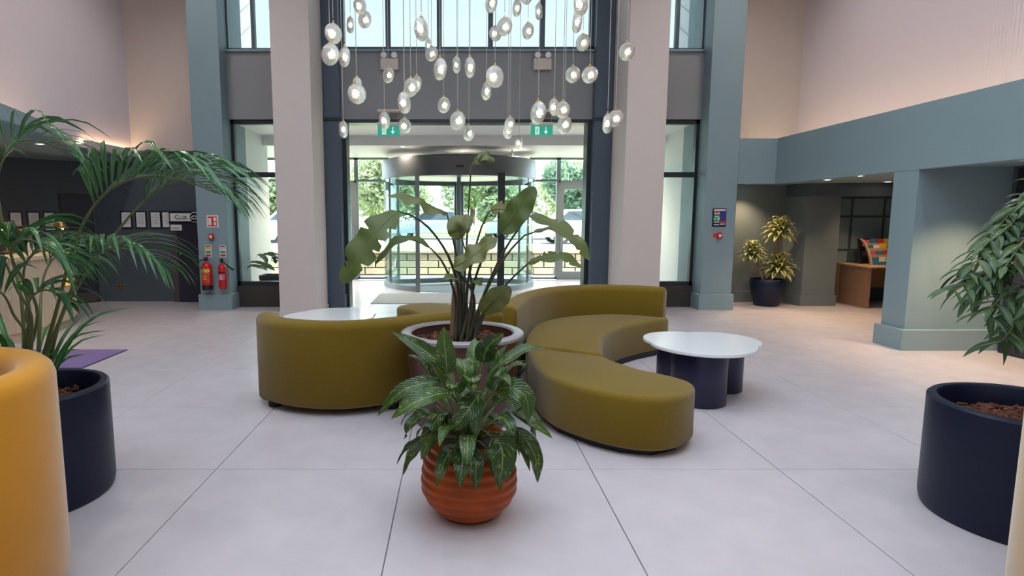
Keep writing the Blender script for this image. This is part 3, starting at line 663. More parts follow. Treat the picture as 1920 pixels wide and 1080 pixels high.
# ================================================================== POTS
def chips(t, c, r, z, n, m='bark'):
    B().lathe((c[0], c[1], 0), [(.001, z-.03), (r, z-.03)], 32, cap=False).build('soil', 'bark', t)
    b = B()
    for _ in range(n):
        a = R.random()*2*PI; q = r*math.sqrt(R.random())*.97; s = R.uniform(.008, .02)
        mm = Matrix.Translation((c[0]+q*math.cos(a), c[1]+q*math.sin(a), z-.025+R.uniform(0, .02))) @ Matrix.Rotation(R.random()*6, 4, 'Z') @ Matrix.Rotation(R.uniform(-.7, .7), 4, 'X')
        b.box(-s*1.6, s*1.6, -s, s, -s*.35, s*.35, mm)
    o = b.build('bark_chips', m, t); o['kind'] = 'stuff'
def drum_pot(t, c, r, h, m='navy_pot', soil=.10, n=420):
    B().lathe((c[0], c[1], 0), [(r*.97, 0), (r*.98, .01), (r, .05), (r, h-.012), (r-.012, h), (r-.045, h), (r-.055, h-.012), (r-.055, h-soil-.04)], 64, cap=False).build('pot', m, t, smooth=True, auto=40)
    chips(t, c, r-.055, h-soil, n)

# ---- terracotta pot with the peace lily
C1 = V((.072, 3.11, 0))
lily = thing('potted_peace_lily', C1, 'variegated peace lily in a ribbed terracotta pot at the front', 'potted plant')
prof = [(.001, 0), (.14, 0), (.165, .012)]; nr_ = 8
for k in range(nr_*6+1):
    v = k/(nr_*6); z = .015+.425*v
    body = .19+.073*math.sin(PI*min(1, v*1.12)**.75) if v < .9 else .19+.073*math.sin(PI*min(1, v*1.12)**.75)
    body = .262*(1-((v-.38)/.62)**2*.20) if v > .38 else .165+.097*math.sin(PI/2*(v/.38))
    prof.append((body+.0125*abs(math.sin(PI*v*nr_))-.006, z))
prof += [(.205, .445), (.192, .44), (.19, .38)]
B().lathe(C1, prof, 56, cap=False).build('pot', 'terra', lily, smooth=True, auto=75)
B().lathe(C1, [(.001, .395), (.191, .395)], 32, cap=False).build('soil', 'black', lily)
def lily_leaf(az, elev, stem, blade, width, droop, z0=.40, depthk=1.):
    d = V((math.cos(az), math.sin(az), 0)); b0 = C1+d*.05*R.random()+V((0, 0, z0))
    s_end = b0+d*math.cos(elev)*stem+V((0, 0, math.sin(elev)*stem))
    td = V((d.x*math.cos(elev), d.y*math.cos(elev), math.sin(elev)))
    m1 = s_end+(td+V((0, 0, -droop*.35))).normalized()*blade*.35
    m2 = m1+(td+V((0, 0, -droop*1.0))).normalized()*blade*.35
    m3 = m2+(td+V((0, 0, -droop*1.9))).normalized()*blade*.30
    nrm = V((-d.x*math.sin(elev)*.8, -d.y*math.sin(elev)*.8, 1)); 
    lf = leaf('leaf', lily, 'leaf_spath', [s_end, m1, m2, m3], width, nrm, 12, 'ovate', .28, .12)
    B().tube(bend([b0, b0.lerp(s_end, .55)+V((0, 0, .02)), s_end], 5), [.006, .006, .0055, .005, .0045, .004], 6).build('stalk', 'stem', lf, smooth=True)
GA = 2.39996
for k in range(16): lily_leaf(k*GA, R.uniform(.10, .5), R.uniform(.12, .22), R.uniform(.20, .28), R.uniform(.08, .105), R.uniform(.9, 1.6), .42)
for k in range(18): lily_leaf(k*GA+1, R.uniform(.55, .95), R.uniform(.20, .30), R.uniform(.22, .30), R.uniform(.085, .115), R.uniform(.7, 1.3))
for k in range(14): lily_leaf(k*GA+2, R.uniform(1.0, 1.35), R.uniform(.28, .40), R.uniform(.20, .26), R.uniform(.085, .11), R.uniform(.25, .9))
def lily_px(pts, width, nrm=(0, -1, .5), fold=.25):
    ax = [P(x, y, Y) for x, y, Y in pts]; b0 = C1+V((0, 0, .40)); s = ax[0]; up = (b0+s)/2+V((0, 0, .06))
    lf = leaf('leaf', lily, 'leaf_spath', ax, width, nrm, 12, 'ovate', fold, .1)
    B().tube(bend([b0, up, s], 6), [.006]*4+[.005, .0045, .004], 6).build('stalk', 'stem', lf, smooth=True)
lily_px([(838, 702, 2.98), (836, 670, 2.97), (833, 640, 2.98), (832, 612, 3.0)], .115, (0, -1, .1), .12)
lily_px([(922, 820, 2.90), (940, 838, 2.84), (942, 870, 2.80), (936, 912, 2.80)], .15, (.1, -1, .5))
lily_px([(862, 842, 2.92), (878, 850, 2.87), (886, 868, 2.85), (888, 892, 2.86)], .11, (0, -1, .6))
lily_px([(965, 800, 3.02), (990, 830, 2.96), (1005, 862, 2.93), (1008, 906, 2.93)], .10, (.4, -1, .5))
lily_px([(950, 745, 3.0), (975, 775, 2.92), (1010, 800, 2.90), (1036, 822, 2.90)], .09, (.3, -.7, .8))
lily_px([(838, 770, 2.95), (808, 815, 2.88), (798, 840, 2.87), (790, 862, 2.88)], .11, (-.3, -1, .5))
lily_px([(845, 735, 2.93), (800, 745, 2.85), (765, 762, 2.82), (733, 786, 2.82)], .12, (-.1, -.6, 1))
lily_px([(830, 715, 3.02), (780, 722, 2.98), (742, 742, 2.97), (708, 780, 2.98)], .10, (-.3, -.8, .8))
lily_px([(835, 690, 3.1), (800, 660, 3.12), (768, 640, 3.14), (735, 622, 3.16)], .09, (-.2, -.8, .7))
lily_px([(900, 735, 2.92), (880, 765, 2.86), (862, 790, 2.84), (842, 812, 2.84)], .13, (-.3, -1, .6))
lily_px([(870, 765, 2.90), (888, 778, 2.85), (893, 795, 2.84), (891, 822, 2.84)], .085, (.2, -1, .4))
lily_px([(930, 730, 2.95), (965, 728, 2.90), (988, 750, 2.88), (990, 790, 2.88)], .12, (.3, -1, .7))
lily_px([(925, 690, 3.05), (960, 668, 3.05), (990, 652, 3.07), (1025, 655, 3.1)], .08, (.1, -.5, 1))
lily_px([(905, 680, 3.05), (912, 655, 3.02), (925, 640, 3.0), (945, 625, 3.0)], .12, (.1, -1, .5))

# ---- brown planter with the giant strelitzia
C2 = V((.05, 4.625, 0))
st = thing('potted_strelitzia', C2, 'tall bird of paradise plant in a brown planter with pale rim', 'potted plant')
B().lathe(C2, [(.36, 0), (.38, .02), (.455, .68), (.46, .70), (.43, .72), (.41, .715), (.40, .60)], 64, cap=False).build('pot', 'brownpot', st, smooth=True, auto=40)
B().lathe(C2, [(.462, .695), (.488, .70), (.490, .722), (.480, .73), (.415, .73), (.405, .715)], 64, cap=False).build('pot_rim', 'potrim', st, smooth=True, auto=40)
chips(st, C2, .40, .665, 520)
ZB = .64
def strel(base, petiole, blade, width, nrm, fold=.12, tears=0, wave=.15, curl=0., pr=.011, prof='paddle', n=34):
    """petiole and blade given as measured (x, y, depth) points"""
    pb = C2+V((base[0], base[1], ZB)); pp = [pb]+[P(*q) for q in petiole]; bl = [P(*q) for q in blade]
    ts = {(R.randrange(7, n-5), R.choice((-1, 1))) for _ in range(tears)} if tears else None
    lf = leaf('leaf', st, 'leaf_strel', bl, width, nrm, n, prof, fold, wave, ts, curl=curl)
    pa = bend(pp+[bl[0]], 14); m_ = len(pa)
    B().tube(pa, [pr*(1.5-.9*i/(m_-1)) for i in range(m_)], 8).build('petiole', 'stem_dark', lf, smooth=True)
    mr = bend(bl, 12); B().tube([p for p in mr], [pr*.5*(1-.85*i/12) for i in range(13)], 6).build('midrib', 'stem', lf, smooth=True)
strel((-.03, -.05), [(862, 560, 4.66), (845, 490, 4.55), (812, 436, 4.45), (778, 407, 4.38)], [(746, 396, 4.32), (712, 428, 4.24), (678, 475, 4.20), (640, 530, 4.20)], .27, (-.5, -1, .35), tears=9)
strel((-.02, .0), [(868, 560, 4.7), (856, 480, 4.68), (845, 430, 4.66)], [(838, 400, 4.64), (805, 384, 4.58), (768, 366, 4.52), (726, 366, 4.48)], .20, (-.1, -.45, 1), fold=.05, wave=.25, curl=.4)
strel((-.06, -.08), [(856, 580, 4.6), (848, 535, 4.54), (830, 492, 4.48)], [(808, 466, 4.44), (772, 450, 4.40), (742, 458, 4.36), (705, 496, 4.34)], .14, (-.2, -.35, 1), fold=.3)
strel((.0, .03), [(870, 540, 4.76), (876, 440, 4.80), (881, 350, 4.82)], [(884, 308, 4.82), (897, 290, 4.78), (910, 286, 4.74), (927, 303, 4.72)], .20, (.1, -.5, 1), curl=.5, fold=.0, wave=.3, pr=.009)
strel((.01, .02), [(884, 560, 4.75), (880, 500, 4.7)], [(866, 447, 4.66), (862, 432, 4.62), (862, 420, 4.60), (886, 410, 4.58)], .20, (.1, -.8, .6), pr=.008, curl=.3)
strel((.02, .05), [(876, 540, 4.78), (890, 470, 4.82), (905, 420, 4.84)], [(920, 394, 4.84), (942, 392, 4.80), (962, 402, 4.76), (955, 440, 4.74)], .17, (-.3, -.8, .5), tears=5)
strel((.03, .0), [(884, 560, 4.72), (895, 510, 4.66), (915, 465, 4.6)], [(938, 437, 4.56), (962, 408, 4.52), (986, 375, 4.50), (1003, 350, 4.50)], .20, (-.45, -1, .2), fold=.05)
strel((.06, .0), [(905, 560, 4.74), (940, 480, 4.74), (975, 425, 4.74)], [(992, 405, 4.74), (1030, 420, 4.70), (1068, 442, 4.66), (1105, 488, 4.62)], .20, (.25, -.6, 1), fold=.2, tears=3)
strel((.06, .05), [(905, 560, 4.82), (945, 485, 4.88), (985, 440, 4.92)], [(1000, 436, 4.92), (1028, 430, 4.92), (1055, 438, 4.92), (1078, 462, 4.92)], .12, (.2, -.3, 1))
strel((.08, -.03), [(915, 575, 4.68), (950, 532, 4.64)], [(990, 494, 4.60), (1025, 484, 4.56), (1058, 484, 4.54), (1092, 503, 4.52)], .15, (.15, -.55, 1), fold=.15, tears=7)
strel((.04, -.06), [(888, 590, 4.62), (885, 545, 4.58)], [(850, 502, 4.50), (878, 486, 4.46), (905, 466, 4.46), (931, 446, 4.46)], .19, (-.2, -.8, .8), fold=.1, wave=.3)
strel((-.02, -.08), [(875, 590, 4.6), (872, 555, 4.56)], [(862, 530, 4.52), (850, 520, 4.46), (842, 520, 4.42), (832, 524, 4.40)], .12, (0, -.5, 1))
strel((.03, -.09), [(882, 590, 4.58), (884, 560, 4.54)], [(884, 536, 4.52), (890, 527, 4.47), (896, 526, 4.43), (902, 536, 4.42)], .10, (0, -.6, 1), pr=.007)
strel((.09, -.05), [(895, 605, 4.62)], [(905, 588, 4.6), (925, 566, 4.54), (942, 550, 4.50), (957, 538, 4.48)], .20, (.3, -1, .1), fold=.1)
for k, (bx, by, tx, ty, r0) in enumerate(((-.05, 0, 857, 520, .042), (-.01, .03, 866, 530, .038), (.05, .0, 884, 560, .030), (.08, .03, 900, 570, .026), (-.08, .03, 850, 545, .024))):
    q = C2+V((bx, by, ZB)); e = P(tx, ty, 4.72+by)
    B().tube(bend([q, q.lerp(e, .5), e], 8), [r0*(1-.55*i/8) for i in range(9)], 12).build('stem', 'stem_dark' if k % 2 else 'cane', st, smooth=True)

# ---- kentia palm in the left navy pot
C3 = V((-2.52, 3.32, 0))
pm = thing('potted_palm', C3, 'large arching palm in a navy drum pot at the left', 'potted plant')
drum_pot(pm, C3, .435, .655)
def frond(pet, rach, lmax, width, nl=22, droop=.7, dy=0.):
    pp = [C3+V((pet[0], pet[1], .60))]+[P(x, y, Y) for x, y, Y in pet[2]]
    rp = [P(x, y, Y) for x, y, Y in rach]; full = bend(pp+rp, 26)
    fr = B().tube(full, [.012*(1-.8*i/26)+.001 for i in range(27)], 7).build('frond', 'stem', pm, smooth=True)
    rr = bend([pp[-1]]+rp if len(rp) < 3 else rp, nl); side0 = None
    for i in range(1, nl+1):
        v = i/nl; t = (rr[min(i+1, nl)]-rr[i-1]).normalized(); s = t.cross(V((0, 0, 1))); s = s.normalized() if s.length > .05 else V((0, 1, 0)); up = s.cross(t)
        L = 1.65*lmax*(math.sin(PI*(.18+.74*v))**.8)*R.uniform(.85, 1.1)
        for sg in (-1, 1):
            if i == nl and sg > 0: continue
            d = (t*(.75+.35*v)+s*sg*(.62-.28*v)+up*.34).normalized(); p0 = rr[i]
            p1 = p0+d*L*.3; d2 = (d+V((0, 0, -droop*.55))).normalized(); p2 = p1+d2*L*.35; d3 = (d2+V((0, 0, -droop*.9))).normalized(); p3 = p2+d3*L*.35
            leaf('leaflet', fr, 'leaf_palm', [p0, p1, p2, p3], 1.0*width*R.uniform(.8, 1.1), up+V((R.uniform(-.3, .3), R.uniform(-.3, .3), 0)), 7, 'lance', .25, cols=(-1, 0, 1))
frond((.05, .0, [(112, 560, 3.25), (135, 470, 3.2)]), [(170, 395, 3.18), (215, 350, 3.16), (275, 330, 3.14), (345, 338, 3.12), (405, 362, 3.1)], .42, .032, 22, .8)
frond((.08, .05, [(112, 602, 3.3), (167, 505, 3.3), (225, 428, 3.3)]), [(262, 385, 3.32), (310, 350, 3.34), (365, 340, 3.36), (415, 365, 3.38)], .36, .028, 15, .8)
frond((.07, -.06, [(105, 620, 3.2), (140, 530, 3.1)]), [(168, 490, 3.05), (200, 468, 3.0), (240, 468, 2.96), (285, 490, 2.93)], .30, .026, 14, .9)
frond((-.05, .08, [(40, 560, 3.45), (5, 420, 3.5)]), [(-4, 340, 3.5), (10, 290, 3.5), (45, 262, 3.5), (95, 270, 3.5), (130, 292, 3.5)], .34, .026, 13, .9)
frond((-.02, -.08, [(70, 600, 3.1), (40, 520, 3.0)]), [(20, 480, 2.95), (30, 452, 2.9), (65, 452, 2.88), (105, 482, 2.86)], .30, .026, 12, .9)
frond((-.06, .0, [(60, 610, 3.2), (30, 540, 3.15)]), [(8, 490, 3.1), (-25, 460, 3.05), (-60, 470, 3.0), (-95, 510, 3.0)], .36, .03, 10, .9)
frond((.0, .1, [(75, 600, 3.5), (78, 545, 3.6)]), [(85, 510, 3.65), (105, 480, 3.7), (140, 470, 3.75), (175, 485, 3.8)], .26, .024, 10, .8)
frond((.0, -.1, [(50, 640, 3.1), (25, 590, 3.05)]), [(12, 560, 3.0), (-5, 545, 2.95), (-30, 545, 2.92), (-60, 570, 2.9)], .30, .03, 9, .7)
frond((-.08, .02, [(55, 600, 3.25), (45, 540, 3.25)]), [(45, 505, 3.22), (60, 478, 3.2), (90, 470, 3.18), (125, 490, 3.16)], .24, .03, 9, .9)
frond((.02, -.04, [(60, 640, 3.05), (50, 600, 3.0)]), [(52, 570, 2.95), (70, 548, 2.92), (95, 545, 2.9), (120, 565, 2.88)], .20, .03, 8, .9)
# upright young blades filling the middle of the palm
for k in range(26):
    a = k*GA; b0 = C3+V((.10*math.cos(a), .10*math.sin(a), .58)); l = R.uniform(.35, .75); d = V((math.cos(a)*.45+.04, math.sin(a)*.5, 1)).normalized()
    p1 = b0+d*l*.5; p2 = p1+(d+V((math.cos(a)*.3, math.sin(a)*.3, -.15)))*l*.3; p3 = p2+(d+V((math.cos(a)*.7, math.sin(a)*.7, -.7)))*l*.25
    leaf('young_leaf', pm, 'leaf_palm', [b0, p1, p2, p3], .03, (-d.x, -d.y-.4, .4), 8, 'lance', .3, cols=(-1, 0, 1))

# ---- leafy plant in the right navy pot
C4 = V((3.08, 3.05, 0))
fi = thing('potted_ficus', C4, 'bushy long-leaved plant in a navy drum pot at the right edge', 'potted plant')
drum_pot(fi, C4, .435, .64)
tr = [C4+V((0, 0, .5)), C4+V((.03, .02, 1.0)), C4+V((-.03, 0, 1.4)), C4+V((.0, .01, 1.72))]
B().tube(bend(tr, 12), [.024-.014*i/12 for i in range(13)], 10).build('trunk', 'cane', fi, smooth=True)
def branch(pts, nl, L=.135, W=.034):
    nl = int(nl*1.3)
    br = bend([V(p) for p in pts], 10); bo = B().tube(br, [.009*(1-.7*i/10) for i in range(11)], 6).build('branch', 'stem', fi, smooth=True)
    for i in range(nl):
        v = .25+.75*i/(nl-1); k = v*10; j = min(9, int(k)); p = br[j].lerp(br[j+1], k-j); t = (br[j+1]-br[j]).normalized()
        a = i*GA+R.random()*.6; s = t.cross(V((0, 0, 1))).normalized(); u = s.cross(t)
        d = (t*R.uniform(.35, .8)+s*math.cos(a)*.8+u*math.sin(a)*.4+V((0, 0, -.28))).normalized(); l = L*R.uniform(.75, 1.2)
        p1 = p+d*l*.4; p2 = p1+(d+V((0, 0, -.3))).normalized()*l*.35; p3 = p2+(d+V((0, 0, -.65))).normalized()*l*.3
        leaf('leaf', bo, 'leaf_ficus', [p, p1, p2, p3], W*R.uniform(.8, 1.15), V((R.uniform(-.4, .4), R.uniform(-.6, .1), 1)), 7, 'lance', .3, cols=(-1, -.5, 0, .5, 1))
for s_, e_, n_ in ((1.30, (1790, 545, 2.75), 20), (1.42, (1800, 510, 2.8), 19), (1.55, (1835, 470, 2.9), 18), (1.68, (1872, 425, 3.0), 17), (1.20, (1845, 590, 2.7), 18), (1.05, (1880, 640, 2.7), 17),
                   (1.35, (1830, 540, 3.0), 17), (1.5, (1885, 500, 2.75), 16), (1.15, (1905, 620, 2.85), 15), (1.70, (1945, 385, 2.9), 16), (1.3, (2050, 520, 2.8), 14), (1.68, (2030, 390, 3.2), 15), (1.3, (1960, 560, 2.6), 15), (1.4, (1820, 560, 3.3), 14)):
    a_ = C4+V((0, 0, s_)); b_ = P(*e_); branch([a_, a_.lerp(b_, .5)+V((0, 0, .10)), b_], n_)

# ---- dracaena in the niche
C5 = V((5.76, 10.78, 0))
dr = thing('potted_dracaena', C5, 'three-headed variegated dracaena in a dark tapered pot', 'potted plant')
B().lathe(C5, [(.20, 0), (.215, .015), (.28, .25), (.30, .42), (.295, .49), (.285, .50), (.265, .495), (.26, .44)], 40, cap=False).build('pot', 'navy_pot', dr, smooth=True, auto=50)
B().lathe(C5, [(.001, .45), (.262, .45)], 24, cap=False).build('soil', 'bark', dr)
for (x, y, r_, nl, dx) in ((1463, 436, .33, 62, .04), (1411, 477, .27, 54, -.06), (1460, 503, .36, 60, .02)):
    top = P(x, y, 10.74); cn = B().tube(bend([C5+V((dx, 0, .42)), (C5+V((dx*1.6, 0, .5))).lerp(top, .55), top], 8), .024, 10).build('cane', 'cane', dr, smooth=True)
    for k in range(nl):
        e = 1.35-1.55*(k/nl); a = k*GA; d = V((math.cos(a)*math.cos(e), math.sin(a)*math.cos(e), math.sin(e))); L = r_*R.uniform(.78, 1.05); p0 = top+V((0, 0, .05-.12*k/nl))
        p1 = p0+d*L*.5; p2 = p1+(d+V((0, 0, -.45))).normalized()*L*.35; p3 = p2+(d+V((0, 0, -1.1))).normalized()*L*.25
        leaf('leaf', cn, 'leaf_drac', [p0, p1, p2, p3], .09, (-d.x*.5, -d.y*.5, 1), 7, 'lance', .3, cols=(-1, 0, 1))

# ================================================================== TUB CHAIRS
def tub(c, R0, face, m, lab, h=1.04):
    t = thing('tub_chair', (c[0], c[1], 0), lab, 'chair'); th = .15; n = 40; op = math.radians(50)
    rings = []
    for k in range(n+1):
        a = face+op+(2*PI-2*op)*k/n; e = min(k, n-k)/n; hh = h-.20*max(0, 1-e/.22)**2; d = V((math.cos(a), math.sin(a), 0)); ce = V((*c, 0)); sec = []
        prf = [(R0-.05, .06), (R0, .12), (R0, hh-.07)]+[(R0-th/2+th/2*math.cos(q), hh-.07+.07*math.sin(q)) for q in (.5, 1.0, PI/2, 2.1, 2.6)]+[(R0-th, hh-.07), (R0-th, .38), (R0-th-.02, .12), (R0-th-.02, .06)]
        rings.append([ce+d*r+V((0, 0, z)) for r, z in prf])
    B().rings(rings).build('back_shell', m, t, smooth=True, auto=60)
    pts = [(c[0]+(R0-th-.005)*math.cos(2*PI*k/24), c[1]+(R0-th-.005)*math.sin(2*PI*k/24)) for k in range(24)]
    soft_block(pts, .10, .44, .05, n=2).build('seat', m, t, smooth=True)
    B().lathe((c[0], c[1], 0), [(R0*.6, 0), (R0*.6, .10)], 32).build('base', 'black', t)
tub((-2.24, 2.16), .60, math.radians(190), 'orange', 'orange velvet tub chair at the left edge')
tub((2.61, 1.76), .60, math.radians(-10), 'tan', 'tan velvet tub chair just showing at the right edge')

# ================================================================== RECEPTION
DK = V((-8.0, 8.0, 0)); RD = 2.33
t = thing('reception_desk', (-6.5, 8, 0), 'curved reception desk clad in pale vertical slats', 'reception desk')
def ring_arc(r, z, a0=-62, a1=66, n=260, wob=0.):
    return [V((DK.x+(r+(wob if (k % 4) in (1, 2) else 0))*math.cos(math.radians(a0+(a1-a0)*k/n)), DK.y+(r+(wob if (k % 4) in (1, 2) else 0))*math.sin(math.radians(a0+(a1-a0)*k/n)), z)) for k in range(n+1)]
B().rings([ring_arc(RD-.02, .12, wob=.018), ring_arc(RD-.02, 1.06, wob=.018)], cap=False, closed=False).build('slat_front', 'slat', t)
def band(r0, r1, z0, z1, name, m, a0=-62, a1=66):
    q = [ring_arc(r, z, a0, a1, 60) for r, z in ((r0, z0), (r1, z0), (r1, z1), (r0, z1), (r0, z0))]
    b = B().rings(q, cap=False, closed=False); b.add([q[i][0] for i in range(4)]+[q[i][-1] for i in range(4)], [(0, 1, 2, 3), (7, 6, 5, 4)]); return b.build(name, m, t, smooth=True, auto=40)
band(RD-.62, RD+.03, 1.06, 1.11, 'counter_top', 'slat'); band(RD-.10, RD-.05, .0, 1.06, 'carcass', 'slat'); band(RD-.5, RD-.06, .0, .12, 'plinth', 'black')
band(RD-.03, RD+.012, .62, 1.03, 'light_niche', 'desk_gold', 14, 20)
def desk_pt(a, r, z): return V((DK.x+r*math.cos(math.radians(a)), DK.y+r*math.sin(math.radians(a)), z))
# things on the desk
q = P(38, 455, 8.9); q.z = 1.112
t = thing('monitor', q, 'dark computer monitor seen from behind on the reception desk', 'monitor')
B().bbox(q.x-.24, q.x+.24, q.y-.02, q.y+.02, 1.20, 1.50, .01).build('screen_case', 'screen', t); B().box(q.x-.02, q.x+.02, q.y, q.y+.03, 1.12, 1.25).build('neck', 'black', t); B().bbox(q.x-.1, q.x+.1, q.y-.07, q.y+.07, 1.112, 1.125, .004).build('foot', 'black', t)
q = P(57, 460, 8.6); q.z = 1.112
t = thing('dispenser_bottle', q, 'white pump bottle on the reception desk', 'bottle')
B().lathe((q.x, q.y, 0), [(.001, 1.112), (.035, 1.112), (.038, 1.13), (.038, 1.24), (.03, 1.26), (.012, 1.27)], 20, cap=False).build('bottle', 'white', t, smooth=True, auto=60)
B().lathe((q.x, q.y, 0), [(.016, 1.265), (.016, 1.31), (.03, 1.315), (.03, 1.33), (.001, 1.332)], 14).build('pump', 'white', t)
for (x, Y, lab) in ((12, 8.7, 'brass table lamp glowing at the left end of the reception'), (116, 9.25, 'brass table lamp glowing beside the three framed notices')):
    q = P(x, 460, Y); q.z = 1.112; t = thing('table_lamp', q, lab, 'lamp', 'reception lamps'); c = (q.x, q.y, 0)
    B().lathe(c, [(.001, 1.112), (.08, 1.112), (.08, 1.125), (.012, 1.14), (.012, 1.44)], 24, cap=False).build('stand', 'brass', t, smooth=True, auto=40)
    B().lathe(c, [(.06, 1.55), (.12, 1.45), (.118, 1.45), (.058, 1.55)], 28, cap=False).build('shade', 'brass', t, smooth=True, auto=40)
    B().lathe(c, [(.001, 1.42), (.04, 1.44), (.05, 1.48), (.03, 1.52), (.001, 1.53)], 16, cap=False).build('bulb', 'lampglow', t, smooth=True)
# purple mat
o = B().bbox(-5.75, -4.07, 6.22, 7.10, .0, .010, .003).build('door_mat', 'purple'); tag(o, 'purple mat on the floor before the reception desk', 'mat')
e = B(); e.box(-5.765, -4.055, 6.205, 6.22, 0, .009); e.box(-4.07, -4.055, 6.22, 7.10, 0, .009); e.build('edge_binding', 'purple_edge', o)
# staff door and notices on the dark wall
t = thing('door_4', (-5.0, 11.25, 0), 'dark navy staff door beside the left pilaster', 'door', kind='structure')
B().bbox(-5.32, -4.52, 11.19, 11.3, .0, 1.72, .004).build('door_leaf', 'navy_door', t); B().box(-5.45, -5.32, 11.22, 11.3, 0, 1.75).build('door_frame', 'door_trim', t)
B().bbox(-5.25, -5.21, 11.13, 11.19, .92, .96, .004).build('handle', 'chrome', t)
t = thing('club_sign', (-4.95, 11.2, 1.6), 'white banner sign with round emblem over the staff door', 'sign')
B().box(-5.40, -4.52, 11.16, 11.185, 1.55, 1.70).build('board', 'paper', t)
B().box(-5.43, -4.52, 11.165, 11.19, 1.70, 1.74).box(-5.43, -4.52, 11.165, 11.19, 1.515, 1.55).build('border', 'black', t)
text('C', .12, (-5.27, 11.155, 1.625), (PI/2, 0, 0), 'black', t); text('LUB', .085, (-5.16, 11.155, 1.615), (PI/2, 0, 0), 'black', t); text('C', .10, (-4.56, 11.155, 1.625), (PI/2, 0, 0), 'black', t)
mm = Matrix.Translation((-4.92, 11.15, 1.625)) @ Matrix.Rotation(PI/2, 4, 'X')
def disc(c, r, th, n=32): return B().tube([V(c)-V((0, th/2, 0)), V(c)+V((0, th/2, 0))], r, n)
disc((-4.93, 11.150, 1.625), .098, .012).build('emblem_ring', 'paper', t); disc((-4.93, 11.142, 1.625), .086, .012).build('emblem', 'black', t)
B().tube([(-4.93+.06*math.cos(a), 11.134, 1.60+.05*math.sin(a)) for a in [PI*.05+PI*.9*k/12 for k in range(13)]], .010, 6).box(-4.985, -4.875, 11.13, 11.137, 1.59, 1.605).build('emblem_mark', 'paper', t)
t = thing('door_plate', (-5.3, 11.18, 1.43), 'small pale name plate on the staff door', 'sign')
B().bbox(-5.41, -5.20, 11.175, 11.19, 1.375, 1.485, .003).build('plate', 'paper', t); B().box(-5.38, -5.23, 11.172, 11.176, 1.42, 1.432).box(-5.38, -5.25, 11.172, 11.176, 1.40, 1.408).build('print', 'alu', t)
def notice(c, mx, w_, h_, lab):
    t = thing('framed_notice', mx @ V((c[0], .02, c[1])), lab, 'picture frame', 'framed notices'); x, z = c
    B().box(x-w_/2, x+w_/2, 0, .018, z-h_/2, z+h_/2, mx).build('frame', 'black_frame', t); B().box(x-w_/2+.025, x+w_/2-.025, .018, .021, z-h_/2+.025, z+h_/2-.025, mx).build('sheet', 'paper', t)
    pr = B()
    for k in range(7): pr.box(x-w_*.28, x+w_*(.28 if k % 3 else .1), .0212, .0222, z+h_*.30-k*h_*.09, z+h_*.30-k*h_*.09+.006, mx)
    pr.build('print', 'alu', t)
MB_ = Matrix.Translation((0, 11.3, 0)) @ Matrix.Rotation(PI, 4, 'Z')
for x, lab in ((6.30, 'framed notice farthest from the staff door, behind the palm'), (6.02, 'framed notice second in the row beside the staff door'), (5.74, 'framed notice third in the row beside the staff door'), (5.52, 'framed notice nearest the staff door')):
    notice((x, 1.575), MB_, .22, .33, lab)
MA_ = MW @ Matrix.Diagonal((1, 1, 1, 1))
for x, lab in ((.74, 'framed notice nearest the dark doorway behind reception'), (.98, 'middle of the three framed notices behind reception'), (1.24, 'framed notice left of the three behind reception'), (1.72, 'framed notice behind the left lamp')):
    notice((x, 1.55), MA_, .20, .36, lab)
t = thing('door_5', MW @ V((.32, 0, 0)), 'tall black doorway behind the reception desk', 'door', kind='structure')
B().box(.03, .58, 0, .03, 0, 2.06, MW).build('door_frame', 'black_frame', t); B().box(.06, .55, .03, .045, .02, 2.03, MW).build('door_leaf', 'navy_door', t); B().box(.06, .55, .045, .05, .02, .2, MW).build('kick_plate', 'door_trim', t)
t = thing('wall_socket', (-6.5, 11.3, .3), 'small brass wall socket low on the dark wall', 'socket'); B().bbox(-6.56, -6.42, 11.285, 11.3, .25, .34, .004).build('plate', 'brass', t); B().box(-6.53, -6.51, 11.282, 11.286, .28, .31).box(-6.47, -6.45, 11.282, 11.286, .28, .31).build('outlets', 'black', t)

# ================================================================== FIRE POINT on the left pilaster (front face Y = 10.25)
YP = 10.25
t = thing('fire_sign', (-4.225, YP, 1.555), 'square red fire action sign on the left pilaster', 'sign')
B().bbox(-4.325, -4.125, YP-.008, YP, 1.45, 1.66, .002).build('plate', 'paper', t); B().box(-4.305, -4.145, YP-.011, YP-.008, 1.47, 1.64).build('field', 'red_sign', t)
B().box(-4.295, -4.245, YP-.013, YP-.011, 1.49, 1.61).box(-4.20, -4.16, YP-.013, YP-.011, 1.49, 1.54).prism([(-4.205, YP-.013), (-4.155, YP-.013), (-4.155, YP-.011), (-4.205, YP-.011)], 1.56, 1.62).build('symbol', 'paper', t)
def callpoint(x, z, lab):
    t = thing('fire_call_point', (x, YP, z), lab, 'fire alarm', 'fire call points')
    B().bbox(x-.045, x+.045, YP-.05, YP, z-.05, z+.05, .012).build('housing', 'red', t)
    B().add([(x-.026, YP-.053, z+.014), (x+.026, YP-.053, z+.014), (x+.012, YP-.053, z-.028), (x-.012, YP-.053, z-.028)], [(0, 3, 2, 1)]).box(x-.03, x+.03, YP-.054, YP-.049, z+.012, z+.022).build('press_panel', 'paper', t)
callpoint(-4.25, 1.29, 'red fire call point above the extinguishers'); callpoint(4.575, 1.31, 'red fire call point below the notice on the right pilaster')
o = B().bbox(4.475, 4.525, YP-.006, YP, 1.275, 1.345, .002).build('call_point_sign', 'red_sign'); tag(o, 'small faded red sign beside the right call point', 'sign')
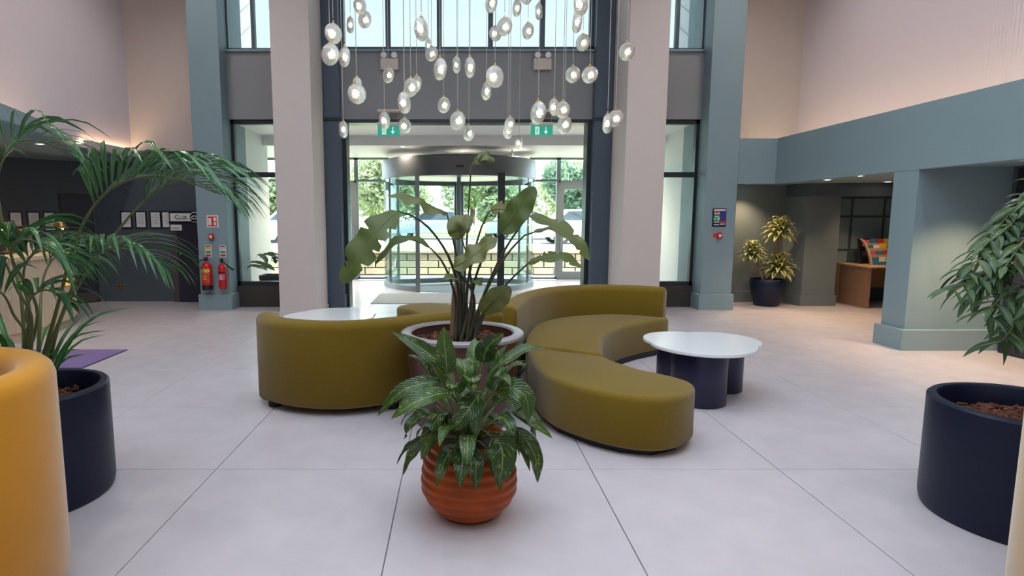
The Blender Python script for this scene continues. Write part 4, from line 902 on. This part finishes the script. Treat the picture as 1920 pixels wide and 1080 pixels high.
for x, m1, m2, lab in ((-4.325, 'yellow', 'red_sign', 'small extinguisher label sign with yellow and green bands'), (-4.07, 'fitting', 'green_print', 'small extinguisher label sign with dull green print')):
    t = thing('extinguisher_sign', (x, YP, 1.04), lab, 'sign')
    B().bbox(x-.055, x+.055, YP-.006, YP, .93, 1.145, .002).build('plate', 'paper', t)
    B().box(x-.045, x+.045, YP-.008, YP-.006, 1.11, 1.135).box(x-.045, x+.045, YP-.008, YP-.006, .945, .985).build('red_band', 'red_sign', t)
    B().box(x-.045, x+.045, YP-.008, YP-.006, 1.06, 1.10).build('middle_band', m1, t); B().box(x-.045, x+.045, YP-.008, YP-.006, 1.0, 1.045).build('lower_band', 'green_print', t)
def extinguisher(x, r, z0, z1, foam, lab):
    y = YP-.02-r; c = (x, y, 0); t = thing('fire_extinguisher', (x, y, z0), lab, 'fire extinguisher', 'fire extinguishers')
    B().lathe(c, [(.001, z0), (r*.8, z0), (r, z0+.03), (r, z1-.10), (r*.8, z1-.05), (r*.35, z1-.025), (r*.3, z1)], 28, cap=False).build('cylinder', 'red', t, smooth=True, auto=50)
    if foam: B().lathe(c, [(r*.9, z0-.012), (r+.006, z0-.01), (r+.006, z0+.07), (r, z0+.072)], 28, cap=False).build('base_skirt', 'black', t, smooth=True, auto=40)
    def wrap(z0_, z1_, m, nm, k=1.004):
        B().rings([[V((x+r*k*math.cos(a), y+r*k*math.sin(a), z)) for a in [-PI/2-.95+1.9*i/12 for i in range(13)]] for z in (z0_, z1_)], cap=False, closed=False).build(nm, m, t, smooth=True)
    wrap(z0+.12, z1-.20, 'red_sign' if foam else 'paper', 'label') if foam else wrap(z0+.16, z0+.26, 'pink', 'label')
    if foam: wrap(z1-.20, z1-.14, 'yellow', 'yellow_band')
    else: wrap(z1-.19, z1-.165, 'black', 'black_band')
    tb_ = B()
    for k in range(3): tb_.box(x-r*.45, x+r*.3, y-r*1.02-.002, y-r*1.0, z0+.17+.03*k, z0+.18+.03*k)
    tb_.build('label_print', 'yellow' if foam else 'paper', t)
    B().box(x-.018, x+.018, y-.02, y+.02, z1, z1+.035).build('valve', 'black', t)
    B().box(x-.015, x+.015, y-.09, y+.03, z1+.03, z1+.042).box(x-.015, x+.015, y-.08, y+.02, z1+.055, z1+.066).box(x-.012, x+.012, y+.01, y+.03, z1+.03, z1+.066).build('handle', 'black', t)
    B().box(x-.03, x+.03, y+r*.5, YP, z1-.16, z1-.12).build('wall_bracket', 'black', t)
    if foam: B().tube(bend([(x-.01, y, z1+.015), (x-.09, y-.03, z1+.0), (x-.17, y-.03, z1-.10), (x-.20, y-.02, z1-.26), (x-.22, y-.02, z1-.42)], 16), [.010]*13+[.011, .012, .015, .015], 8).build('hose', 'black', t, smooth=True)
    else: B().tube(bend([(x+.01, y, z1+.0), (x+.06, y-.02, z1-.02), (x+.10, y-.03, z1-.05), (x+.215, y-.05, z1-.13)], 10), [.009]*3+[.011, .013, .015, .016, .018, .02, .021, .022], 10).build('discharge_horn', 'black', t, smooth=True)
extinguisher(-4.325, .085, .385, .88, True, 'red foam extinguisher with yellow band and black base'); extinguisher(-4.065, .068, .385, .85, False, 'slimmer red extinguisher with black discharge horn')
# notice on the right pilaster
t = thing('safety_notice', (4.56, YP, 1.62), 'small framed notice in blue, green and red on the right pilaster', 'sign')
B().bbox(4.445, 4.68, YP-.015, YP, 1.465, 1.775, .003).build('frame', 'black', t); b = B().box(4.46, 4.57, YP-.018, YP-.015, 1.56, 1.66).build('green_field', 'green_print', t)
B().box(4.57, 4.668, YP-.018, YP-.015, 1.56, 1.735).build('blue_field', 'blue_print', t); B().box(4.57, 4.668, YP-.018, YP-.015, 1.525, 1.558).box(4.46, 4.57, YP-.018, YP-.015, 1.715, 1.735).build('red_field', 'red_sign', t)
wb = B().box(4.462, 4.666, YP-.018, YP-.015, 1.737, 1.762)
for a, c, e_, f_ in ((4.47, 4.51, 1.675, 1.705), (4.525, 4.56, 1.675, 1.705), (4.47, 4.56, 1.535, 1.55), (4.47, 4.56, 1.49, 1.505), (4.575, 4.66, 1.50, 1.515), (4.48, 4.50, 1.59, 1.61), (4.535, 4.56, 1.575, 1.63), (4.49, 4.54, 1.635, 1.65)): wb.box(a, c, YP-.020, YP-.017, e_, f_)
wb.build('print', 'paper', t)

# ================================================================== SPANDREL FITTINGS
YSP = 10.55
for x, lab in ((-1.15, 'twin-head emergency light left above the exit sign'), (1.49, 'twin-head emergency light right above the exit sign')):
    t = thing('emergency_light', (x, YSP, 4.2), lab, 'emergency light', 'emergency lights')
    B().bbox(x-.155, x+.155, YSP-.08, YSP, 4.15, 4.34, .01).build('box', 'fitting', t)
    for s_ in (-1, 1):
        hd = B().tube([(x+s_*.09, YSP-.10, 4.385), (x+s_*.09, YSP-.01, 4.385)], .055, 20).build('lamp_head', 'fitting', t, smooth=True, auto=40); disc((x+s_*.09, YSP-.105, 4.385), .045, .006, 20).build('lens', 'white', hd)
for x, lab in ((-1.16, 'green exit sign with running figure, left'), (1.48, 'green exit sign with running figure, right')):
    t = thing('exit_sign', (x, 10.38, 3.1), lab, 'exit sign', 'exit signs')
    B().bbox(x-.19, x+.19, 10.36, 10.55, 3.43, 3.465, .004).build('bracket', 'fitting', t)
    for s_ in (-.16, .16): B().tube([(x+s_, 10.38, 3.23), (x+s_, 10.38, 3.43)], .004, 6).build('rod', 'brass', t)
    B().bbox(x-.20, x+.20, 10.36, 10.40, 3.20, 3.25, .004).build('housing', 'fitting', t); B().box(x-.19, x+.19, 10.37, 10.39, 3.02, 3.20).build('panel', 'signgreen', t)
    yy = 10.368
    def pl(pts): return [(x+a, yy, 3.11+b_) for a, b_ in pts]
    s2 = B().box(x-.115, x-.045, yy-.001, yy, 3.045, 3.175)
    a_ = [(.0625, .06), (.0775, .06), (.0775, -.01), (.105, -.01), (.07, -.06), (.035, -.01), (.0625, -.01)]
    s2.add(pl(a_), [tuple(range(6, -1, -1))]); s2.build('pictogram', 'signwhite', t)
    f_ = B(); yy = 10.3665
    f_.tube([(x-.075, yy, 3.155), (x-.075, yy-.001, 3.155)], .010, 10); 
    for seg in (((-.078, .03), (-.085, -.005)), ((-.085, -.005), (-.065, -.03)), ((-.065, -.03), (-.07, -.055)), ((-.085, -.005), (-.10, -.04)), ((-.078, .028), (-.058, .01)), ((-.078, .028), (-.102, .012))): f_.tube([(x+seg[0][0], yy, 3.11+seg[0][1]), (x+seg[1][0], yy, 3.11+seg[1][1])], .006, 6)
    f_.build('running_figure', 'signgreen', t)

# ================================================================== BROCHURE DESK
t = thing('brochure_desk', (8.0, 10.8, 0), 'wooden desk in the far alcove holding the brochure rack', 'desk')
B().bbox(7.30, 9.2, 10.36, 11.28, .73, .76, .006).build('desktop', 'wood_light', t); B().box(7.36, 7.40, 10.40, 11.26, 0, .73).build('side_panel', 'wood', t); B().box(7.33, 7.37, 11.2, 11.28, 0, .73).build('edge_strip', 'wood_light', t); B().box(9.1, 9.14, 10.40, 11.26, 0, .73).build('side_panel', 'wood', t); B().box(7.40, 9.1, 11.1, 11.13, .3, .73).build('back_panel', 'wood', t)
t = thing('brochure_rack', (7.85, 10.85, .76), 'curved wooden brochure rack filled with colourful leaflets', 'rack')
for x in (7.57, 8.25):
    sp = bend([(x, 10.66, .762), (x, 10.74, .95), (x, 10.86, 1.12), (x, 11.0, 1.23)], 12); b = B()
    b.rings([[p+V((dx, dy, 0)) for dx, dy in ((-.012, -.02), (.012, -.02), (.012, .03), (-.012, .03))] for p in sp]); b.build('side', 'wood_light', t)
B().add([(7.56, 10.98, .762), (8.26, 10.98, .762), (8.26, 11.06, 1.23), (7.56, 11.06, 1.23), (7.56, 11.0, .762), (8.26, 11.0, .762), (8.26, 11.08, 1.23), (7.56, 11.08, 1.23)], [(0, 1, 2, 3), (7, 6, 5, 4), (0, 3, 7, 4), (1, 5, 6, 2), (3, 2, 6, 7), (0, 4, 5, 1)]).build('back_board', 'navy_door', t)
cols_ = ('bluebook', 'red_sign', 'paper', 'pink', 'yellow', 'green_print')
for r_ in range(4):
    y, z = (10.68, 10.76, 10.85, 10.95)[r_], (.775, .90, 1.01, 1.10)[r_]
    B().box(7.585, 8.235, y, y+.012, z-.01, z+.045).build('shelf_lip', 'bluebook' if r_ == 0 else 'wood_light', t)
    for k in range(5):
        B().bbox(7.60+.127*k, 7.715+.127*k, y+.015, y+.03, z-.01, z+.125+R.uniform(-.02, .01), .003).build('leaflet', cols_[(k*2+r_*3+(k*r_) % 2) % 6], t)

# ================================================================== PENDANT CLUSTER
# x, y, width, height in the photograph -> depth from the disc's true size
PD = [(675, 11, 20, 26, 'upper of the two smoky discs near the top left'), (684, 37, 25, 28, 'lower of the two overlapping discs at the top left'), (657, 47, 14, 25, 'narrow edge-on disc at the top left'),
 (625, 63, 27, 32, 'round disc hanging over the left dark post'), (619, 102, 33, 36, 'largest round disc at the far left of the cluster'), (646, 107, 22, 32, 'oval disc just right of the largest left one'),
 (790, 55, 23, 37, 'large smoky edge-on disc at the top centre left'), (803, 86, 12, 22, 'slim disc in front of the upper window sill'), (809, 101, 22, 24, 'small round disc on the window sill line'),
 (825, 130, 23, 35, 'tall oval disc below the window sill at centre left'), (669, 164, 20, 34, 'slim upper disc of the pear-shaped pair at left'), (669, 176, 30, 33, 'broad lower disc of the pear-shaped pair at left'),
 (728, 141, 21, 25, 'small disc under the left emergency light'), (770, 164, 26, 30, 'round front disc of the trio at left'), (781, 157, 18, 26, 'rear right disc of the trio at left'), (758, 193, 21, 35, 'lowest oval disc of the trio at left'),
 (832, 197, 22, 26, 'single round disc at mid height left of centre'), (856, 122, 14, 26, 'slim pointed disc at centre below the sill'), (881, 127, 17, 32, 'warm pointed disc right of the slim one at centre'), (858, 226, 27, 31, 'warm glowing round disc low at the centre'),
 (879, 250, 19, 26, 'small low disc above the plant top'), (759, 236, 22, 25, 'round disc right of the left exit sign'), (721, 226, 17, 30, 'oval disc in front of the left exit sign'), (644, 243, 14, 28, 'lowest slim disc at the left beside the post'),
 (921, 6, 20, 30, 'disc cut by the top edge at the centre mullion'), (969, 15, 14, 26, 'slim disc near the top right of centre'), (946, 50, 25, 29, 'dark-rimmed disc of the upper overlapping pair'), (929, 63, 21, 24, 'pale disc of the upper overlapping pair'),
 (990, 58, 19, 27, 'dark-rimmed oval disc against the upper window'), (1010, 22, 13, 25, 'slim disc against the right mullion'), (986, -7, 22, 26, 'disc barely showing at the top edge'), (1089, 8, 27, 34, 'large disc at the top right'), (1082, 42, 17, 32, 'oval disc below the large top right one'),
 (1093, 80, 22, 27, 'round disc on the sill line at the right'), (1175, 97, 23, 29, 'disc hanging before the right cream column'), (928, 144, 31, 35, 'large clear disc right of centre'), (912, 171, 17, 29, 'slim disc below the large clear one'),
 (956, 233, 19, 27, 'upper warm disc of the low pair right of centre'), (952, 247, 17, 26, 'lower clear disc of the low pair right of centre'), (973, 268, 14, 21, 'lowest and smallest disc of the cluster'), (1009, 212, 24, 38, 'tall rippled disc above the right exit sign'),
 (1039, 201, 20, 28, 'warm left disc of the trio by the right exit sign'), (1055, 206, 23, 28, 'middle disc of the trio by the right exit sign'), (1058, 234, 25, 32, 'lowest disc of the trio by the right exit sign'), (1074, 140, 26, 29, 'left of the two level discs at the right'),
 (1106, 140, 25, 28, 'right of the two level discs, glowing warm'), (1139, 232, 20, 32, 'oval disc low before the right column edge'), (1154, 222, 25, 29, 'round disc low before the right column edge')]
lens = []
def disc_mesh():
    b = B(); n = 32; rings = []
    # lens of revolution about Y with rippled faces: profile (radius, half thickness)
    pr = [(.0, .20), (.12, .205), (.22, .19), (.30, .195), (.38, .165), (.44, .12), (.48, .07), (.5, .0)]
    full = [(r, -h_) for r, h_ in pr]+[(r, h_) for r, h_ in reversed(pr[:-1])]
    rings = [[V((max(r, .002)*math.cos(2*PI*k/n), h_*1.15, max(r, .002)*math.sin(2*PI*k/n))) for k in range(n)] for r, h_ in full]
    b.rings(rings); return b
DM = disc_mesh()
me_d = bpy.data.meshes.new('glass_disc'); me_d.from_pydata(DM.v, [], DM.f); me_d.polygons.foreach_set('use_smooth', [True]*len(me_d.polygons)); me_d.materials.append(M['crystal'])
bb_ = B().lathe((0, 0, 0), [(.001, -.075), (.05, -.06), (.075, 0), (.05, .06), (.001, .075)], 14, cap=False)
me_b = bpy.data.meshes.new('bulb'); me_b.from_pydata(bb_.v, [], bb_.f); me_b.polygons.foreach_set('use_smooth', [True]*len(me_b.polygons)); me_b.materials.append(M['glow'])
cc_ = B().lathe((0, 0, 0), [(.10, 0), (.10, .02), (.04, .05), (.02, .16), (.012, .17)], 14)
me_c = bpy.data.meshes.new('cap'); me_c.from_pydata(cc_.v, [], cc_.f); me_c.materials.append(M['brass'])
for k, (x, y, w_, h_, lab) in enumerate(PD):
    D = .20*R.uniform(.93, 1.06); Y = D*F/h_*.91; c = P(x, y, Y)
    while any((c.xy-e_).length < .21 for e_ in lens): Y += .04; c = P(x, y, Y)   # no cable runs through another disc
    lens.append(c.xy.copy()); q = max(.46, min(1, w_/h_)); ang = math.acos(max(-1, min(1, (q-.46)/.54)))*R.choice((-1, 1))
    t = thing('pendant_light', c, 'clear glass pendant light: '+lab, 'pendant light', 'glass pendant cluster')
    g = raw('glass_disc', me_d, t); g.scale = (D, D, D); g.rotation_euler = (R.uniform(-.1, .1), 0, ang)
    bo = raw('bulb', me_b, t); s_ = D*1.35; bo.scale = (s_, s_, s_)
    cp = raw('cap', me_c, t, (0, 0, D*.49)); cp.scale = (D, D, D)
    B().tube([c+V((0, 0, D*.75)), V((c.x, c.y, ZC))], .0035, 6).build('cable', 'cable', t)
